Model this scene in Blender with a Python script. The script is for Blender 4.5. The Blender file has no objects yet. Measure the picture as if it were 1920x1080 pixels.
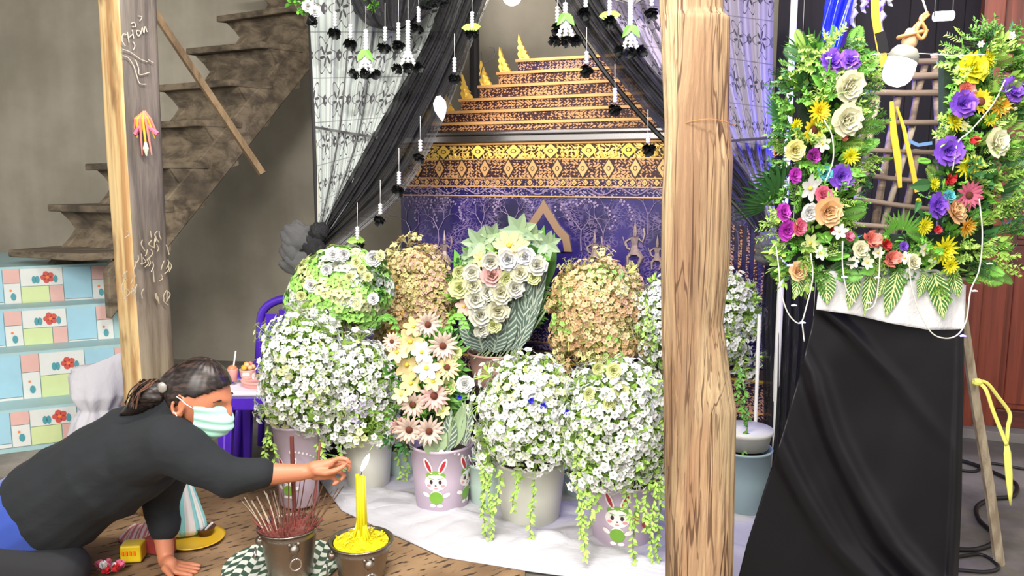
import bpy, bmesh, math, random
from mathutils import Vector, Matrix, Quaternion, noise
R = random.Random(7)
D = bpy.data; SC = bpy.context.scene; COL = SC.collection
PI = math.pi; V = Vector

# ------------------------------------------------------------------ camera, world, lights, exposure
FPX = 1500.0; PITCH = math.radians(8.0); EYE = V((0, 0, 1.3))
cam_data = D.cameras.new('camera'); cam = D.objects.new('camera', cam_data); COL.objects.link(cam)
cam_data.sensor_width = 36.0; cam_data.lens = 36.0 * FPX / 1920.0
cam.location = EYE; cam.rotation_euler = (PI / 2 - PITCH, 0, 0); cam_data.clip_start = 0.05
SC.camera = cam
SC.view_settings.view_transform = 'Standard'; SC.view_settings.look = 'None'
SC.view_settings.gamma = 1.0; SC.view_settings.use_curve_mapping = False
SC.view_settings.exposure = 0.58
world = D.worlds.new('world'); SC.world = world; world.use_nodes = True
bg = world.node_tree.nodes['Background']
bg.inputs[0].default_value = (1.0, 0.965, 0.91, 1); bg.inputs[1].default_value = 0.64

def lamp(name, kind, loc, energy, color, size=0.1, aim=None, spot=None, size_y=None):
    l = D.lights.new(name, kind); l.energy = energy; l.color = color
    if kind == 'AREA':
        l.size = size
        if size_y: l.shape = 'RECTANGLE'; l.size_y = size_y
    elif kind in ('POINT', 'SPOT'): l.shadow_soft_size = size
    if spot: l.spot_size = math.radians(spot); l.spot_blend = 0.7
    o = D.objects.new(name, l); COL.objects.link(o); o.location = loc
    if aim is not None: o.rotation_euler = (V(aim) - V(loc)).to_track_quat('-Z', 'Y').to_euler()
    return o
lamp('daylight_from_the_yard', 'AREA', (-1.2, -1.2, 3.0), 190, (1.0, 0.965, 0.91), 2.4, (0.2, 3.3, 0.7), size_y=1.8)
lamp('spotlight_on_the_altar', 'SPOT', (0.62, 2.7, 2.6), 60, (1.0, 0.85, 0.68), 0.05, (0.42, 3.95, 1.55), 34)
lamp('violet_party_light', 'SPOT', (0.1, 3.2, 2.75), 5, (0.40, 0.25, 1.0), 0.1, (0.35, 4.1, 1.1), 50)
lamp('blue_led_light', 'POINT', (1.13, 3.02, 1.45), 16, (0.06, 0.05, 1.0), 0.05)
lamp('violet_curtain_light', 'POINT', (1.15, 2.85, 2.1), 4.5, (0.55, 0.4, 1.0), 0.12)
lamp('added_fill_light', 'AREA', (0.0, 1.7, 2.85), 62, (1.0, 0.97, 0.92), 1.3, (0.1, 3.7, 0.5), size_y=0.12)  # added fill lamp out of view, brightens the back row of flowers
lamp('lid_bulb_light', 'POINT', (0.0, 3.86, 2.20), 9, (1.0, 0.93, 0.84), 0.05)
lamp('hanging_bulb_light', 'POINT', (1.02, 2.0, 1.80), 5, (1.0, 0.96, 0.9), 0.06)

# ------------------------------------------------------------------ helpers
def P(px, py, Y):
    """the world point that stands at depth Y behind pixel (px, py) of the 1920x1080 photograph"""
    u = (px - 960) / FPX; v = -(py - 540) / FPX
    d = V((u, math.cos(PITCH) + v * math.sin(PITCH), -math.sin(PITCH) + v * math.cos(PITCH)))
    return EYE + d * (Y / d.y)
def lin(c):
    c = c / 255.0
    return c / 12.92 if c <= 0.04045 else ((c + 0.055) / 1.055) ** 2.4
def rgb(c): return (lin(c[0]), lin(c[1]), lin(c[2]), 1.0)

class N:
    """a node socket that can be used in arithmetic"""
    def __init__(s, nt, sock): s.nt = nt; s.s = sock
    def __add__(a, b): return mth('ADD', a, b)
    def __radd__(a, b): return mth('ADD', a, b)
    def __sub__(a, b): return mth('SUBTRACT', a, b)
    def __rsub__(a, b): return mth('SUBTRACT', b, a)
    def __mul__(a, b): return mth('MULTIPLY', a, b)
    def __rmul__(a, b): return mth('MULTIPLY', a, b)
    def __truediv__(a, b): return mth('DIVIDE', a, b)
    def __gt__(a, b): return mth('GREATER_THAN', a, b)
    def __lt__(a, b): return mth('LESS_THAN', a, b)
def mth(op, *a):
    nt = next(x.nt for x in a if isinstance(x, N))
    n = nt.nodes.new('ShaderNodeMath'); n.operation = op
    for i, x in enumerate(a):
        if isinstance(x, N): nt.links.new(x.s, n.inputs[i])
        else: n.inputs[i].default_value = x
    return N(nt, n.outputs[0])
def sin(x): return mth('SINE', x)
def absn(x): return mth('ABSOLUTE', x)
def fract(x): return mth('FRACT', x)
def smax(a, b): return mth('MAXIMUM', a, b)
def smin(a, b): return mth('MINIMUM', a, b)
def floorn(x): return mth('FLOOR', x)
def coords(nt, kind='Object'):
    tc = nt.nodes.new('ShaderNodeTexCoord'); sp = nt.nodes.new('ShaderNodeSeparateXYZ')
    nt.links.new(tc.outputs[kind], sp.inputs[0])
    return N(nt, sp.outputs[0]), N(nt, sp.outputs[1]), N(nt, sp.outputs[2])
def vec(nt, x, y, z):
    c = nt.nodes.new('ShaderNodeCombineXYZ')
    for i, q in enumerate((x, y, z)):
        if isinstance(q, N): nt.links.new(q.s, c.inputs[i])
        else: c.inputs[i].default_value = q
    return N(nt, c.outputs[0])
def nse(nt, v, scale=5, detail=3, rough=0.5, dist=0.0):
    n = nt.nodes.new('ShaderNodeTexNoise'); n.inputs['Scale'].default_value = scale
    n.inputs['Detail'].default_value = detail; n.inputs['Roughness'].default_value = rough
    n.inputs['Distortion'].default_value = dist
    if v is not None: nt.links.new(v.s, n.inputs['Vector'])
    return N(nt, n.outputs[0])
def vor(nt, v, scale=5, feature='DISTANCE_TO_EDGE'):
    n = nt.nodes.new('ShaderNodeTexVoronoi'); n.feature = feature; n.inputs['Scale'].default_value = scale
    if v is not None: nt.links.new(v.s, n.inputs['Vector'])
    return N(nt, n.outputs[0])
def mixc(nt, f, a, b):
    n = nt.nodes.new('ShaderNodeMix'); n.data_type = 'RGBA'
    for sock, x in ((n.inputs[0], f), (n.inputs[6], a), (n.inputs[7], b)):
        if isinstance(x, N): nt.links.new(x.s, sock)
        elif isinstance(x, tuple): sock.default_value = x if len(x) == 4 else rgb(x)
        else: sock.default_value = x
    return N(nt, n.outputs[2])
def ss(x, lo, hi):
    n = x.nt.nodes.new('ShaderNodeMapRange'); n.interpolation_type = 'SMOOTHSTEP'
    x.nt.links.new(x.s, n.inputs[0]); n.inputs[1].default_value = lo; n.inputs[2].default_value = hi
    return N(x.nt, n.outputs[0])
def mat(name, base=(200, 200, 200), rough=0.6, metal=0.0, var=0.0, vscale=20, color=None, bump=None, bstr=0.3, bdist=0.005,
        alpha=None, sheen=0.0, trans=0.0, emit=None, estr=1.0, sss=0.0, rand=0.0, aniso=None, coat=0.0, spec=None):
    m = D.materials.new(name); m.use_nodes = True; nt = m.node_tree; b = nt.nodes['Principled BSDF']
    b.inputs['Roughness'].default_value = rough; b.inputs['Metallic'].default_value = metal
    b.inputs['Base Color'].default_value = rgb(base); m.diffuse_color = rgb(base)
    if sheen: b.inputs['Sheen Weight'].default_value = sheen
    if trans: b.inputs['Transmission Weight'].default_value = trans
    if sss: b.inputs['Subsurface Weight'].default_value = sss; b.inputs['Subsurface Scale'].default_value = 0.01
    if coat: b.inputs['Coat Weight'].default_value = coat
    if spec is not None: b.inputs['Specular IOR Level'].default_value = spec
    c = None
    if color: c = color(nt)
    elif var or rand:
        k = None
        x, y, z = coords(nt)
        k = (nse(nt, vec(nt, x, y, z), vscale, 4) - 0.5) * 2.0 * max(var, 0.001)
        if rand:
            oi = nt.nodes.new('ShaderNodeObjectInfo'); k = k + (N(nt, oi.outputs['Random']) - 0.5) * 2.0 * rand
        k = k + 0.5
        lo = tuple(max(0, v * (1 - 0.5)) for v in base); hi = tuple(min(255, v * (1 + 0.5)) for v in base)
        lo = tuple(lin(v) for v in base); 
        c = mixc(nt, k, (lo[0] * .35, lo[1] * .35, lo[2] * .35, 1), (min(1, lo[0] * 1.65), min(1, lo[1] * 1.65), min(1, lo[2] * 1.65), 1))
    if c is not None: nt.links.new(c.s, b.inputs['Base Color'])
    if bump:
        bn = nt.nodes.new('ShaderNodeBump'); bn.inputs['Strength'].default_value = bstr; bn.inputs['Distance'].default_value = bdist
        nt.links.new(bump(nt).s, bn.inputs['Height']); nt.links.new(bn.outputs[0], b.inputs['Normal'])
    if alpha is not None:
        if callable(alpha): nt.links.new(alpha(nt).s, b.inputs['Alpha'])
        else: b.inputs['Alpha'].default_value = alpha
    if emit: b.inputs['Emission Color'].default_value = rgb(emit); b.inputs['Emission Strength'].default_value = estr
    return m

class MB:
    def __init__(s): s.v = []; s.f = []; s.m = []; s.uv = []; s.mi = 0; s.T = None
    def add(s, vs, fs, uvs=None, mi=None):
        o = len(s.v); T = s.T
        s.v += [tuple(T @ V(p)) if T is not None else tuple(p) for p in vs]
        for k, f in enumerate(fs):
            s.f.append(tuple(o + i for i in f)); s.m.append(s.mi if mi is None else mi)
            s.uv.append([uvs[i] for i in f] if uvs else [(0, 0)] * len(f))
        return s
    def box(s, c, size, rot=None, mi=None):
        hx, hy, hz = (q / 2 for q in size); c = V(c)
        pts = [V((x * hx, y * hy, z * hz)) for z in (-1, 1) for y in (-1, 1) for x in (-1, 1)]
        if rot is not None: pts = [rot @ p for p in pts]
        return s.add([c + p for p in pts], [(0, 2, 3, 1), (4, 5, 7, 6), (0, 1, 5, 4), (2, 6, 7, 3), (0, 4, 6, 2), (1, 3, 7, 5)], mi=mi)
    def hexa(s, p, mi=None):      # 8 points: bottom ring of four, top ring of four
        return s.add(p, [(3, 2, 1, 0), (4, 5, 6, 7), (0, 1, 5, 4), (1, 2, 6, 5), (2, 3, 7, 6), (3, 0, 4, 7)], mi=mi)
    def tube(s, pts, r, n=8, cap=True, mi=None, flat=1.0, upv=None):
        pts = [V(p) for p in pts]; k = len(pts); rs = r if isinstance(r, (list, tuple)) else [r] * k
        vs = []; prev = None
        for i, p in enumerate(pts):
            t = (pts[min(i + 1, k - 1)] - pts[max(i - 1, 0)])
            t = t.normalized() if t.length > 1e-9 else V((0, 0, 1))
            if prev is None:
                a = V(upv) if upv else (V((0, 0, 1)) if abs(t.z) < 0.9 else V((0, 1, 0)))
                nrm = (a - t * a.dot(t)).normalized()
            else:
                nrm = prev - t * prev.dot(t)
                nrm = nrm.normalized() if nrm.length > 1e-6 else prev
            prev = nrm; b = t.cross(nrm)
            for j in range(n):
                an = 2 * PI * j / n; vs.append(p + nrm * (math.cos(an) * rs[i] * flat) + b * (math.sin(an) * rs[i]))
        fs = [(i * n + j, i * n + (j + 1) % n, (i + 1) * n + (j + 1) % n, (i + 1) * n + j) for i in range(k - 1) for j in range(n)]
        if cap: fs += [tuple(range(n - 1, -1, -1)), tuple((k - 1) * n + j for j in range(n))]
        return s.add(vs, fs, mi=mi)
    def lathe(s, prof, n=32, c=(0, 0, 0), mi=None):
        vs = [(c[0] + r * math.cos(2 * PI * j / n), c[1] + r * math.sin(2 * PI * j / n), c[2] + z) for r, z in prof for j in range(n)]
        fs = [(i * n + j, i * n + (j + 1) % n, (i + 1) * n + (j + 1) % n, (i + 1) * n + j) for i in range(len(prof) - 1) for j in range(n)]
        return s.add(vs, fs, mi=mi)
    def grid(s, fn, nu, nv, mi=None):
        vs = [fn(i / nu, j / nv) for j in range(nv + 1) for i in range(nu + 1)]
        uv = [(i / nu, j / nv) for j in range(nv + 1) for i in range(nu + 1)]
        fs = [(j * (nu + 1) + i, j * (nu + 1) + i + 1, (j + 1) * (nu + 1) + i + 1, (j + 1) * (nu + 1) + i) for j in range(nv) for i in range(nu)]
        return s.add(vs, fs, uv, mi=mi)
    def ball(s, c, r, n=8, m=6, mi=None, fn=None):
        c = V(c); r = V(r) if not isinstance(r, (int, float)) else V((r, r, r)); vs = []
        for i in range(m + 1):
            th = PI * i / m
            for j in range(n):
                a = 2 * PI * j / n; p = V((math.sin(th) * math.cos(a), math.sin(th) * math.sin(a), math.cos(th)))
                if fn: p = fn(p)
                vs.append(c + V((p.x * r.x, p.y * r.y, p.z * r.z)))
        fs = [(i * n + j, (i + 1) * n + j, (i + 1) * n + (j + 1) % n, i * n + (j + 1) % n) for i in range(m) for j in range(n)]
        return s.add(vs, fs, mi=mi)
    def prism(s, poly, fn, d0, d1, mi=None):   # flat outline extruded: fn(a, b, d) -> point
        n = len(poly); vs = [fn(a, b, d0) for a, b in poly] + [fn(a, b, d1) for a, b in poly]
        return s.add(vs, [tuple(range(n)), tuple(range(2 * n - 1, n - 1, -1))] + [((i + 1) % n, i, n + i, n + (i + 1) % n) for i in range(n)], mi=mi)
    def mesh(s, name, mats, smooth=False):
        me = D.meshes.new(name); me.from_pydata(s.v, [], s.f)
        for m in (mats if isinstance(mats, (list, tuple)) else [mats]): me.materials.append(m)
        me.polygons.foreach_set('material_index', s.m)
        if smooth: me.polygons.foreach_set('use_smooth', [True] * len(s.f))
        ul = me.uv_layers.new(name='UVMap'); flat = [c for f in s.uv for q in f for c in q]
        ul.data.foreach_set('uv', flat); me.update(); me.validate()
        return me
    def build(s, name, mats, parent=None, smooth=False, world=True):
        """links the mesh as ONE object; world=True: the vertices are world points"""
        if world:
            if parent is not None: off = wl(parent)
            else:
                xs = [p[0] for p in s.v]; ys = [p[1] for p in s.v]; zs = [p[2] for p in s.v]
                off = V(((min(xs) + max(xs)) / 2, (min(ys) + max(ys)) / 2, min(zs)))
            s.v = [(p[0] - off.x, p[1] - off.y, p[2] - off.z) for p in s.v]
        o = link(name, s.mesh(name, mats, smooth), parent)
        if world and parent is None: o.location = off
        return o
def wl(o):
    p = V((0, 0, 0))
    while o is not None: p = p + o.location; o = o.parent
    return p
def link(name, me, parent=None, M=None):
    o = D.objects.new(name, me); COL.objects.link(o)
    if parent is not None: o.parent = parent
    if M is not None: o.matrix_local = M
    return o
def tag(o, label=None, cat=None, group=None, kind=None):
    if label: o['label'] = label
    if cat: o['category'] = cat
    if group: o['group'] = group
    if kind: o['kind'] = kind
    return o
def thing(name, loc, label, cat, group=None, rot=0):
    o = D.objects.new(name, None); COL.objects.link(o); o.location = loc; o.rotation_euler = (0, 0, rot)
    o.empty_display_size = 0.05
    return tag(o, label, cat, group)
def struct(name, mb, m, parent=None, smooth=False):
    o = mb.build(name, m, parent, smooth)
    if parent is None: o['kind'] = 'structure'
    return o
def facing(d, spin=0.0, tilt=0.0):
    q = V(d).normalized().to_track_quat('Z', 'Y')
    return q.to_matrix().to_4x4() @ Matrix.Rotation(spin, 4, 'Z')
def place(name, me, parent, p, d, scale=1.0, spin=None, child=None, childname=None):
    """a copy of a shared mesh at world point p, its +Z turned to d"""
    sp = R.uniform(0, 2 * PI) if spin is None else spin
    M = Matrix.Translation(V(p) - wl(parent)) @ facing(d, sp) @ Matrix.Diagonal((scale, scale, scale, 1))
    o = link(name, me, parent, M)
    if child is not None: link(childname, child, o)
    return o
def bez(pts, n=24):
    """smooth curve through the points (Catmull-Rom)"""
    pts = [V(p) for p in pts]; q = [pts[0] * 2 - pts[1]] + pts + [pts[-1] * 2 - pts[-2]]; out = []
    for i in range(1, len(q) - 2):
        for k in range(n):
            t = k / n; a, b, c, d = q[i - 1], q[i], q[i + 1], q[i + 2]
            out.append(0.5 * ((2 * b) + (c - a) * t + (2 * a - 5 * b + 4 * c - d) * t * t + (3 * b - a - 3 * c + d) * t ** 3))
    return out + [pts[-1]]
def interp(tab, x):
    if x <= tab[0][0]: return tab[0][1]
    for (a, b), (c, d) in zip(tab, tab[1:]):
        if x <= c: return b + (d - b) * (x - a) / (c - a)
    return tab[-1][1]

# ------------------------------------------------------------------ materials
def c_wall(nt):
    x, y, z = coords(nt); v = vec(nt, x, y, z)
    a = nse(nt, v, 1.3, 5, 0.6); b = nse(nt, vec(nt, x * 6.0, y * 6.0, z * 0.7), 1.0, 4)
    return mixc(nt, ss(a * 0.75 + b * 0.25, 0.35, 0.68), (138, 131, 116), (166, 158, 143))
M_wall = mat('grey_cement_render', rough=0.9, color=c_wall, bump=lambda nt: nse(nt, None, 60, 4), bstr=0.15)
def c_floor(nt):
    x, y, z = coords(nt); v = vec(nt, x, y, z)
    return mixc(nt, ss(nse(nt, v, 2.2, 6, 0.6), 0.35, 0.7), (92, 88, 80), (138, 132, 124))
M_floor = mat('rough_concrete', rough=0.85, color=c_floor, bump=lambda nt: nse(nt, None, 30, 5), bstr=0.3)
def wood(lo, hi, ax='x', sc=14, dark=None):
    def f(nt):
        x, y, z = coords(nt); k = {'x': (0.9, sc, sc), 'y': (sc, 0.9, sc), 'z': (sc, sc, 0.9)}[ax]
        n = nse(nt, vec(nt, x * k[0], y * k[1], z * k[2]), 1.0, 5, 0.65, 0.4)
        c = mixc(nt, ss(n, 0.32, 0.68), lo, hi)
        if dark: c = mixc(nt, ss(nse(nt, vec(nt, x * 2.0, y * 2.0, z * 2.0), 1.0, 4), 0.5, 0.7), c, dark)
        return c
    return f
M_stair = mat('weathered_dark_wood', rough=0.85, color=wood((66, 56, 44), (122, 108, 88), 'x', 16, (60, 52, 42)), bump=lambda nt: nse(nt, None, 40, 5), bstr=0.4)
M_stick = mat('brown_timber', rough=0.8, color=wood((96, 76, 52), (140, 116, 86), 'z', 18))
M_ceil = mat('dark_ceiling_boards', rough=0.8, color=wood((50, 40, 32), (90, 74, 60), 'x', 10))
M_dark = mat('painted_interior_dark', rough=0.8, color=wood((20, 17, 22), (38, 32, 38), 'z', 10))  # near-black colour carries the shade of the interior on the right
M_door = mat('red_brown_varnished_wood', rough=0.4, color=wood((96, 38, 22), (142, 66, 42), 'z', 22), coat=0.2)
M_doord = mat('dark_red_brown_wood', rough=0.45, color=wood((70, 34, 26), (104, 52, 40), 'x', 22))

def c_post(nt):
    x, y, z = coords(nt)
    w = nse(nt, vec(nt, x * 4.0, y * 4.0, z * 1.6), 1.0, 3)
    g = nse(nt, vec(nt, x * 75.0 + w * 8.0, y * 75.0, z * 1.7), 1.0, 8, 0.78)
    tone = nse(nt, vec(nt, x * 9.0, y * 9.0, z * 0.9), 1.0, 3)
    col = mixc(nt, ss(tone, 0.35, 0.62), (152, 120, 88), (200, 174, 134))
    col = mixc(nt, ss(g, 0.42, 0.62) * 0.7, mixc(nt, 0.45, col, (84, 52, 34)), col)
    col = mixc(nt, ss(nse(nt, vec(nt, x * 5.0 + 3.0, y * 5.0, z * 1.2), 1.0, 3), 0.52, 0.66) * 0.28, col, (170, 108, 74))
    for k, (f, zz, t) in enumerate(((9.0, 0.35, .009), (17.0, 0.6, .012), (30.0, 1.0, .017))):
        n = nse(nt, vec(nt, x * f + k * 7.0, y * f, z * zz), 1.0, 2.0, 0.6, 0.3)
        line = mth('SUBTRACT', 1.0, ss(absn(n - 0.5), t * .4, t)); gate = ss(nse(nt, vec(nt, x * 6.0, y * 6.0 + k * 5.0, z * 1.8), 1.0, 2), .38, .52)
        col = mixc(nt, line * gate * (.9, .8, .6)[k], col, (70, 42, 24))
    return col
M_post = mat('sun_bleached_split_timber', rough=0.8, color=c_post, bump=lambda nt: (lambda c: nse(nt, vec(nt, c[0] * 50.0, c[1] * 50.0, c[2] * 3.0), 1.0, 5, 0.7))(coords(nt)), bstr=0.6, bdist=0.006)
def c_sap(nt):
    x, y, z = coords(nt)
    g = nse(nt, vec(nt, x * 24.0, y * 24.0, z * 2.0), 1.0, 5, 0.6, 0.6)
    c = mixc(nt, ss(g, 0.35, 0.62), (160, 118, 72), (200, 172, 122))
    return mixc(nt, ss(nse(nt, vec(nt, x * 8.0, y * 8.0, z * 3.0), 1.0, 4), 0.56, 0.68) * 0.7, c, (112, 84, 52))
M_sap = mat('pale_sapwood', rough=0.75, color=c_sap, bump=lambda nt: nse(nt, None, 25, 5), bstr=0.3)
def c_oldpost(nt):
    x, y, z = coords(nt)
    g = nse(nt, vec(nt, x * 14.0, y * 14.0, z * 1.6), 1.0, 6, 0.65, 0.5)
    up = mixc(nt, ss(g, 0.35, 0.68), (70, 62, 56), (112, 102, 92))
    lo = mixc(nt, ss(g, 0.35, 0.68), (96, 82, 64), (146, 132, 108))
    c = mixc(nt, ss(z + g * 0.5, 0.5, 1.5), lo, up)  # greyer and darker towards the top, lighter brown below
    return c
M_oldpost = mat('dark_hewn_wood', rough=0.55, color=c_oldpost, bump=lambda nt: nse(nt, None, 18, 5), bstr=0.4)
M_chalk = mat('chalk_scribble', (186, 176, 160), rough=0.9)

M_tblue = mat('pale_blue_printed_tile', (148, 188, 204), 0.35, var=0.06)
M_tgreen = mat('pale_green_printed_tile', (192, 206, 150), 0.35, var=0.06)
M_tpink = mat('pink_printed_tile', (212, 164, 156), 0.35, var=0.06)
M_twhite = mat('cream_printed_tile', (206, 212, 202), 0.35, var=0.05)
M_tedge = mat('pale_blue_step_edge', (150, 182, 184), 0.5, var=0.08)
M_red = mat('printed_red', (188, 76, 66), 0.5); M_orange = mat('printed_orange', (232, 120, 50), 0.5)
M_teal = mat('printed_teal', (70, 140, 150), 0.5)
M_steel = mat('polished_aluminium', (205, 200, 200), 0.22, 1.0)
M_silver = mat('hammered_silver_metal', (150, 142, 134), 0.3, 1.0, bump=lambda nt: nse(nt, None, 50, 3), bstr=0.25)
M_white = mat('white_cloth', (222, 220, 222), 0.85, sheen=0.3, bump=lambda nt: nse(nt, None, 10, 4), bstr=0.25, bdist=0.02)
M_wfloor = mat('white_floor_cloth', (186, 184, 190), 0.85, bump=lambda nt: nse(nt, None, 10, 4), bstr=0.3, bdist=0.02)
M_whiteglass = mat('lit_bulb_glass', (255, 255, 255), 0.3, emit=(255, 250, 240), estr=2.2)
M_plain_white = mat('white_plastic', (232, 230, 226), 0.4)
M_cord = mat('white_wire', (206, 202, 190), 0.5)
M_brcord = mat('brown_cord', (168, 112, 62), 0.5)
M_black = mat('black_rubber', (22, 22, 24), 0.5)
M_bfab = mat('black_satin_cloth', (16, 14, 19), 0.40, var=0.1, vscale=6, spec=0.35)
M_led = mat('blue_white_led', (200, 200, 255), emit=(120, 110, 255), estr=6)

M_leaf = mat('leaf_green', (104, 164, 60), 0.5, rand=0.25)
M_leafl = mat('light_leaf_green', (158, 196, 88), 0.5, rand=0.2)
M_leafd = mat('deep_leaf_green', (58, 108, 56), 0.5, rand=0.22)
M_sage = mat('sage_leaf', (150, 172, 132), 0.6, rand=0.15)
M_stem = mat('stem_green', (110, 126, 74), 0.6)
def c_varieg(nt):
    u, v, w = coords(nt, 'UV')
    a = absn(v - 0.5) * 2.0
    st = fract(u * 9.0 - a * 2.2)
    m = smax(ss(absn(st - 0.5), 0.40, 0.30) * 0.0 + mth('LESS_THAN', absn(st - 0.5), 0.17), mth('LESS_THAN', a, 0.10))
    return mixc(nt, m, (62, 112, 50), (214, 224, 150))
M_varieg = mat('variegated_leaf', rough=0.4, color=c_varieg)
def c_varieg2(nt):
    u, v, w = coords(nt, 'UV')
    a = absn(v - 0.5) * 2.0
    st = fract(u * 8.0 - a * 2.0)
    m = smax(mth('LESS_THAN', absn(st - 0.5), 0.16), mth('LESS_THAN', a, 0.10))
    return mixc(nt, m, (92, 112, 100), (180, 192, 174))
M_varieg2 = mat('grey_green_veined_leaf', rough=0.5, color=c_varieg2)
FC = {}
def fmat(n, c, **k): FC[n] = mat(n + '_petal', c, 0.6, rand=k.pop('rand', 0.06), var=0.06, vscale=60, sss=0.0, **k); return FC[n]
for n, c in dict(cream=(238, 222, 178), white=(250, 250, 244), blossomwhite=(250, 250, 250), peach=(248, 172, 126), blush=(226, 186, 160), purple=(126, 76, 196), magenta=(176, 52, 172),
                 yellow=(248, 216, 30), sun=(250, 190, 30), orange=(246, 160, 44), red=(214, 48, 56), coral=(240, 120, 106), pink=(228, 104, 132),
                 dusty=(238, 188, 174), apricot=(242, 188, 136), palegreen=(216, 236, 150), mint=(206, 238, 190), teal=(90, 180, 190), blue=(50, 50, 230),
                 lilac=(190, 180, 240), champagne=(246, 210, 140), mauve=(206, 166, 150), ivory=(228, 222, 190), rosepink=(222, 166, 158), lime=(150, 206, 96), black=(20, 22, 22), gold=(214, 160, 60)).items(): fmat(n, c)
M_fcent = mat('brown_flower_centre', (92, 44, 26), 0.9, var=0.4, vscale=200)
M_ycent = mat('yellow_flower_centre', (230, 190, 70), 0.9, var=0.3, vscale=200)
M_lilac_pl = mat('lilac_plastic', (196, 178, 196), 0.45); M_ivory_pl = mat('ivory_plastic', (206, 206, 194), 0.45)
M_terra = mat('dusty_terracotta_pink_plastic', (190, 148, 134), 0.45); M_grey_pl = mat('pale_green_grey_plastic', (176, 196, 186), 0.4)
M_viol_pl = mat('violet_grey_plastic', (118, 102, 150), 0.45); M_soil = mat('dark_foam', (58, 48, 40), 0.95, var=0.3)
M_purple = mat('violet_plastic', (78, 40, 176), 0.3, coat=0.3)
# ------------------------------------------------------------------ the room
mb = MB(); mb.grid(lambda u, v: (-7.5 + 13 * u, -2.5 + 9.4 * v, 0.0), 2, 2); struct('floor', mb, M_floor)
WD = V((0.99, -0.13, 0)).normalized(); WO = V((-4.6, 5.88, 0))
def wallp(s, z, d=0): n = V((-WD.y, WD.x, 0)); return WO + WD * s + n * d + V((0, 0, z))
mb = MB(); mb.hexa([wallp(-3, 0), wallp(6.35, 0), wallp(6.35, 0, .12), wallp(-3, 0, .12), wallp(-3, 3.1), wallp(6.35, 3.1), wallp(6.35, 3.1, .12), wallp(-3, 3.1, .12)])
struct('wall_back', mb, M_wall)
mb = MB(); mb.box((-1.5, 4.6, 3.12), (12, 4.2, 0.05)); o = struct('ceiling', mb, M_ceil)
for k in range(12):
    mb = MB(); mb.box((-6.5 + k * 0.9, 4.6, 3.04), (0.07, 4.1, 0.12)); mb.build('ceiling_joist', M_ceil, o)
# near-black upright strips painting the dark interior of the opening behind the easel
DW0 = P(1425, 800, 4.35); DW1 = P(1800, 800, 4.15); DW0.z = 0; DW1.z = 0; dd = (DW1 - DW0).normalized(); dn = V((-dd.y, dd.x, 0))
wr = thing('dark_interior_backing', DW0, None, None); wr['kind'] = 'structure'
L = (DW1 - DW0).length; nb = 8
for k in range(nb):
    mb = MB(); a = DW0 + dd * (L * k / nb + 0.003); b = DW0 + dd * (L * (k + 1) / nb - 0.003); o_ = dn * 0.03; up = V((0, 0, 3.0)); j = dn * R.uniform(0, .008)
    mb.hexa([a + j, b + j, b + o_, a + o_, a + j + up, b + j + up, b + o_ + up, a + o_ + up]); mb.build('dark_strip', M_dark, wr)

# ------------------------------------------------------------------ red brown door on the right
D0 = P(1795, 832, 3.95); D0.z = 0; ddir = V((0.93, -0.36, 0)).normalized(); dnn = V((-ddir.y, ddir.x, 0))
door = thing('door_1', D0, None, None); door['kind'] = 'structure'
def dbox(name, s0, s1, z0, z1, d0, d1, m, par=door, lab=None):
    mb = MB(); f = lambda s, z, d: D0 + ddir * s + dnn * d + V((0, 0, z))
    mb.hexa([f(s0, z0, d0), f(s1, z0, d0), f(s1, z0, d1), f(s0, z0, d1), f(s0, z1, d0), f(s1, z1, d0), f(s1, z1, d1), f(s0, z1, d1)])
    o = mb.build(name, m, par); bv = o.modifiers.new('b', 'BEVEL'); bv.width = 0.004; bv.segments = 2
    if lab: o['label'] = lab
    return o
dz = lambda py: P(1860, py, 3.85).z
dbox('door_frame', -0.04, 0.05, 0.0, 2.45, -0.05, 0.06, M_door)
dbox('stile', 0.055, 0.16, 0.02, 2.4, 0.0, 0.05, M_door)
dbox('stile', 0.56, 0.66, 0.02, 2.4, 0.0, 0.05, M_door)
for z0, z1, m in ((dz(32), dz(4), M_doord), (dz(500), dz(462), M_doord), (dz(376), dz(366), M_door), (0.02, dz(772), M_doord)):
    dbox('rail', 0.16, 0.56, z0, z1, 0.0, 0.05, m)
for z0, z1, m in ((dz(366), dz(32), M_door), (dz(462), dz(376), M_doord), (dz(772), dz(500), M_door), (dz(4), 2.4, M_door)):
    p = dbox('panel', 0.16, 0.56, z0, z1, 0.025, 0.045, m)
    dbox('raised_field', 0.19, 0.53, z0 + 0.03, z1 - 0.03, 0.014, 0.03, m, p)
dbox('door_sill', -0.10, 1.4, 0.0, 0.05, -0.10, 0.14, M_floor)
dbox('lintel_board', 0.05, 1.3, 2.4, 3.0, -0.02, 0.06, M_doord)
dbox('stile', 0.67, 1.3, 0.02, 2.4, 0.0, 0.05, M_door)

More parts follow.
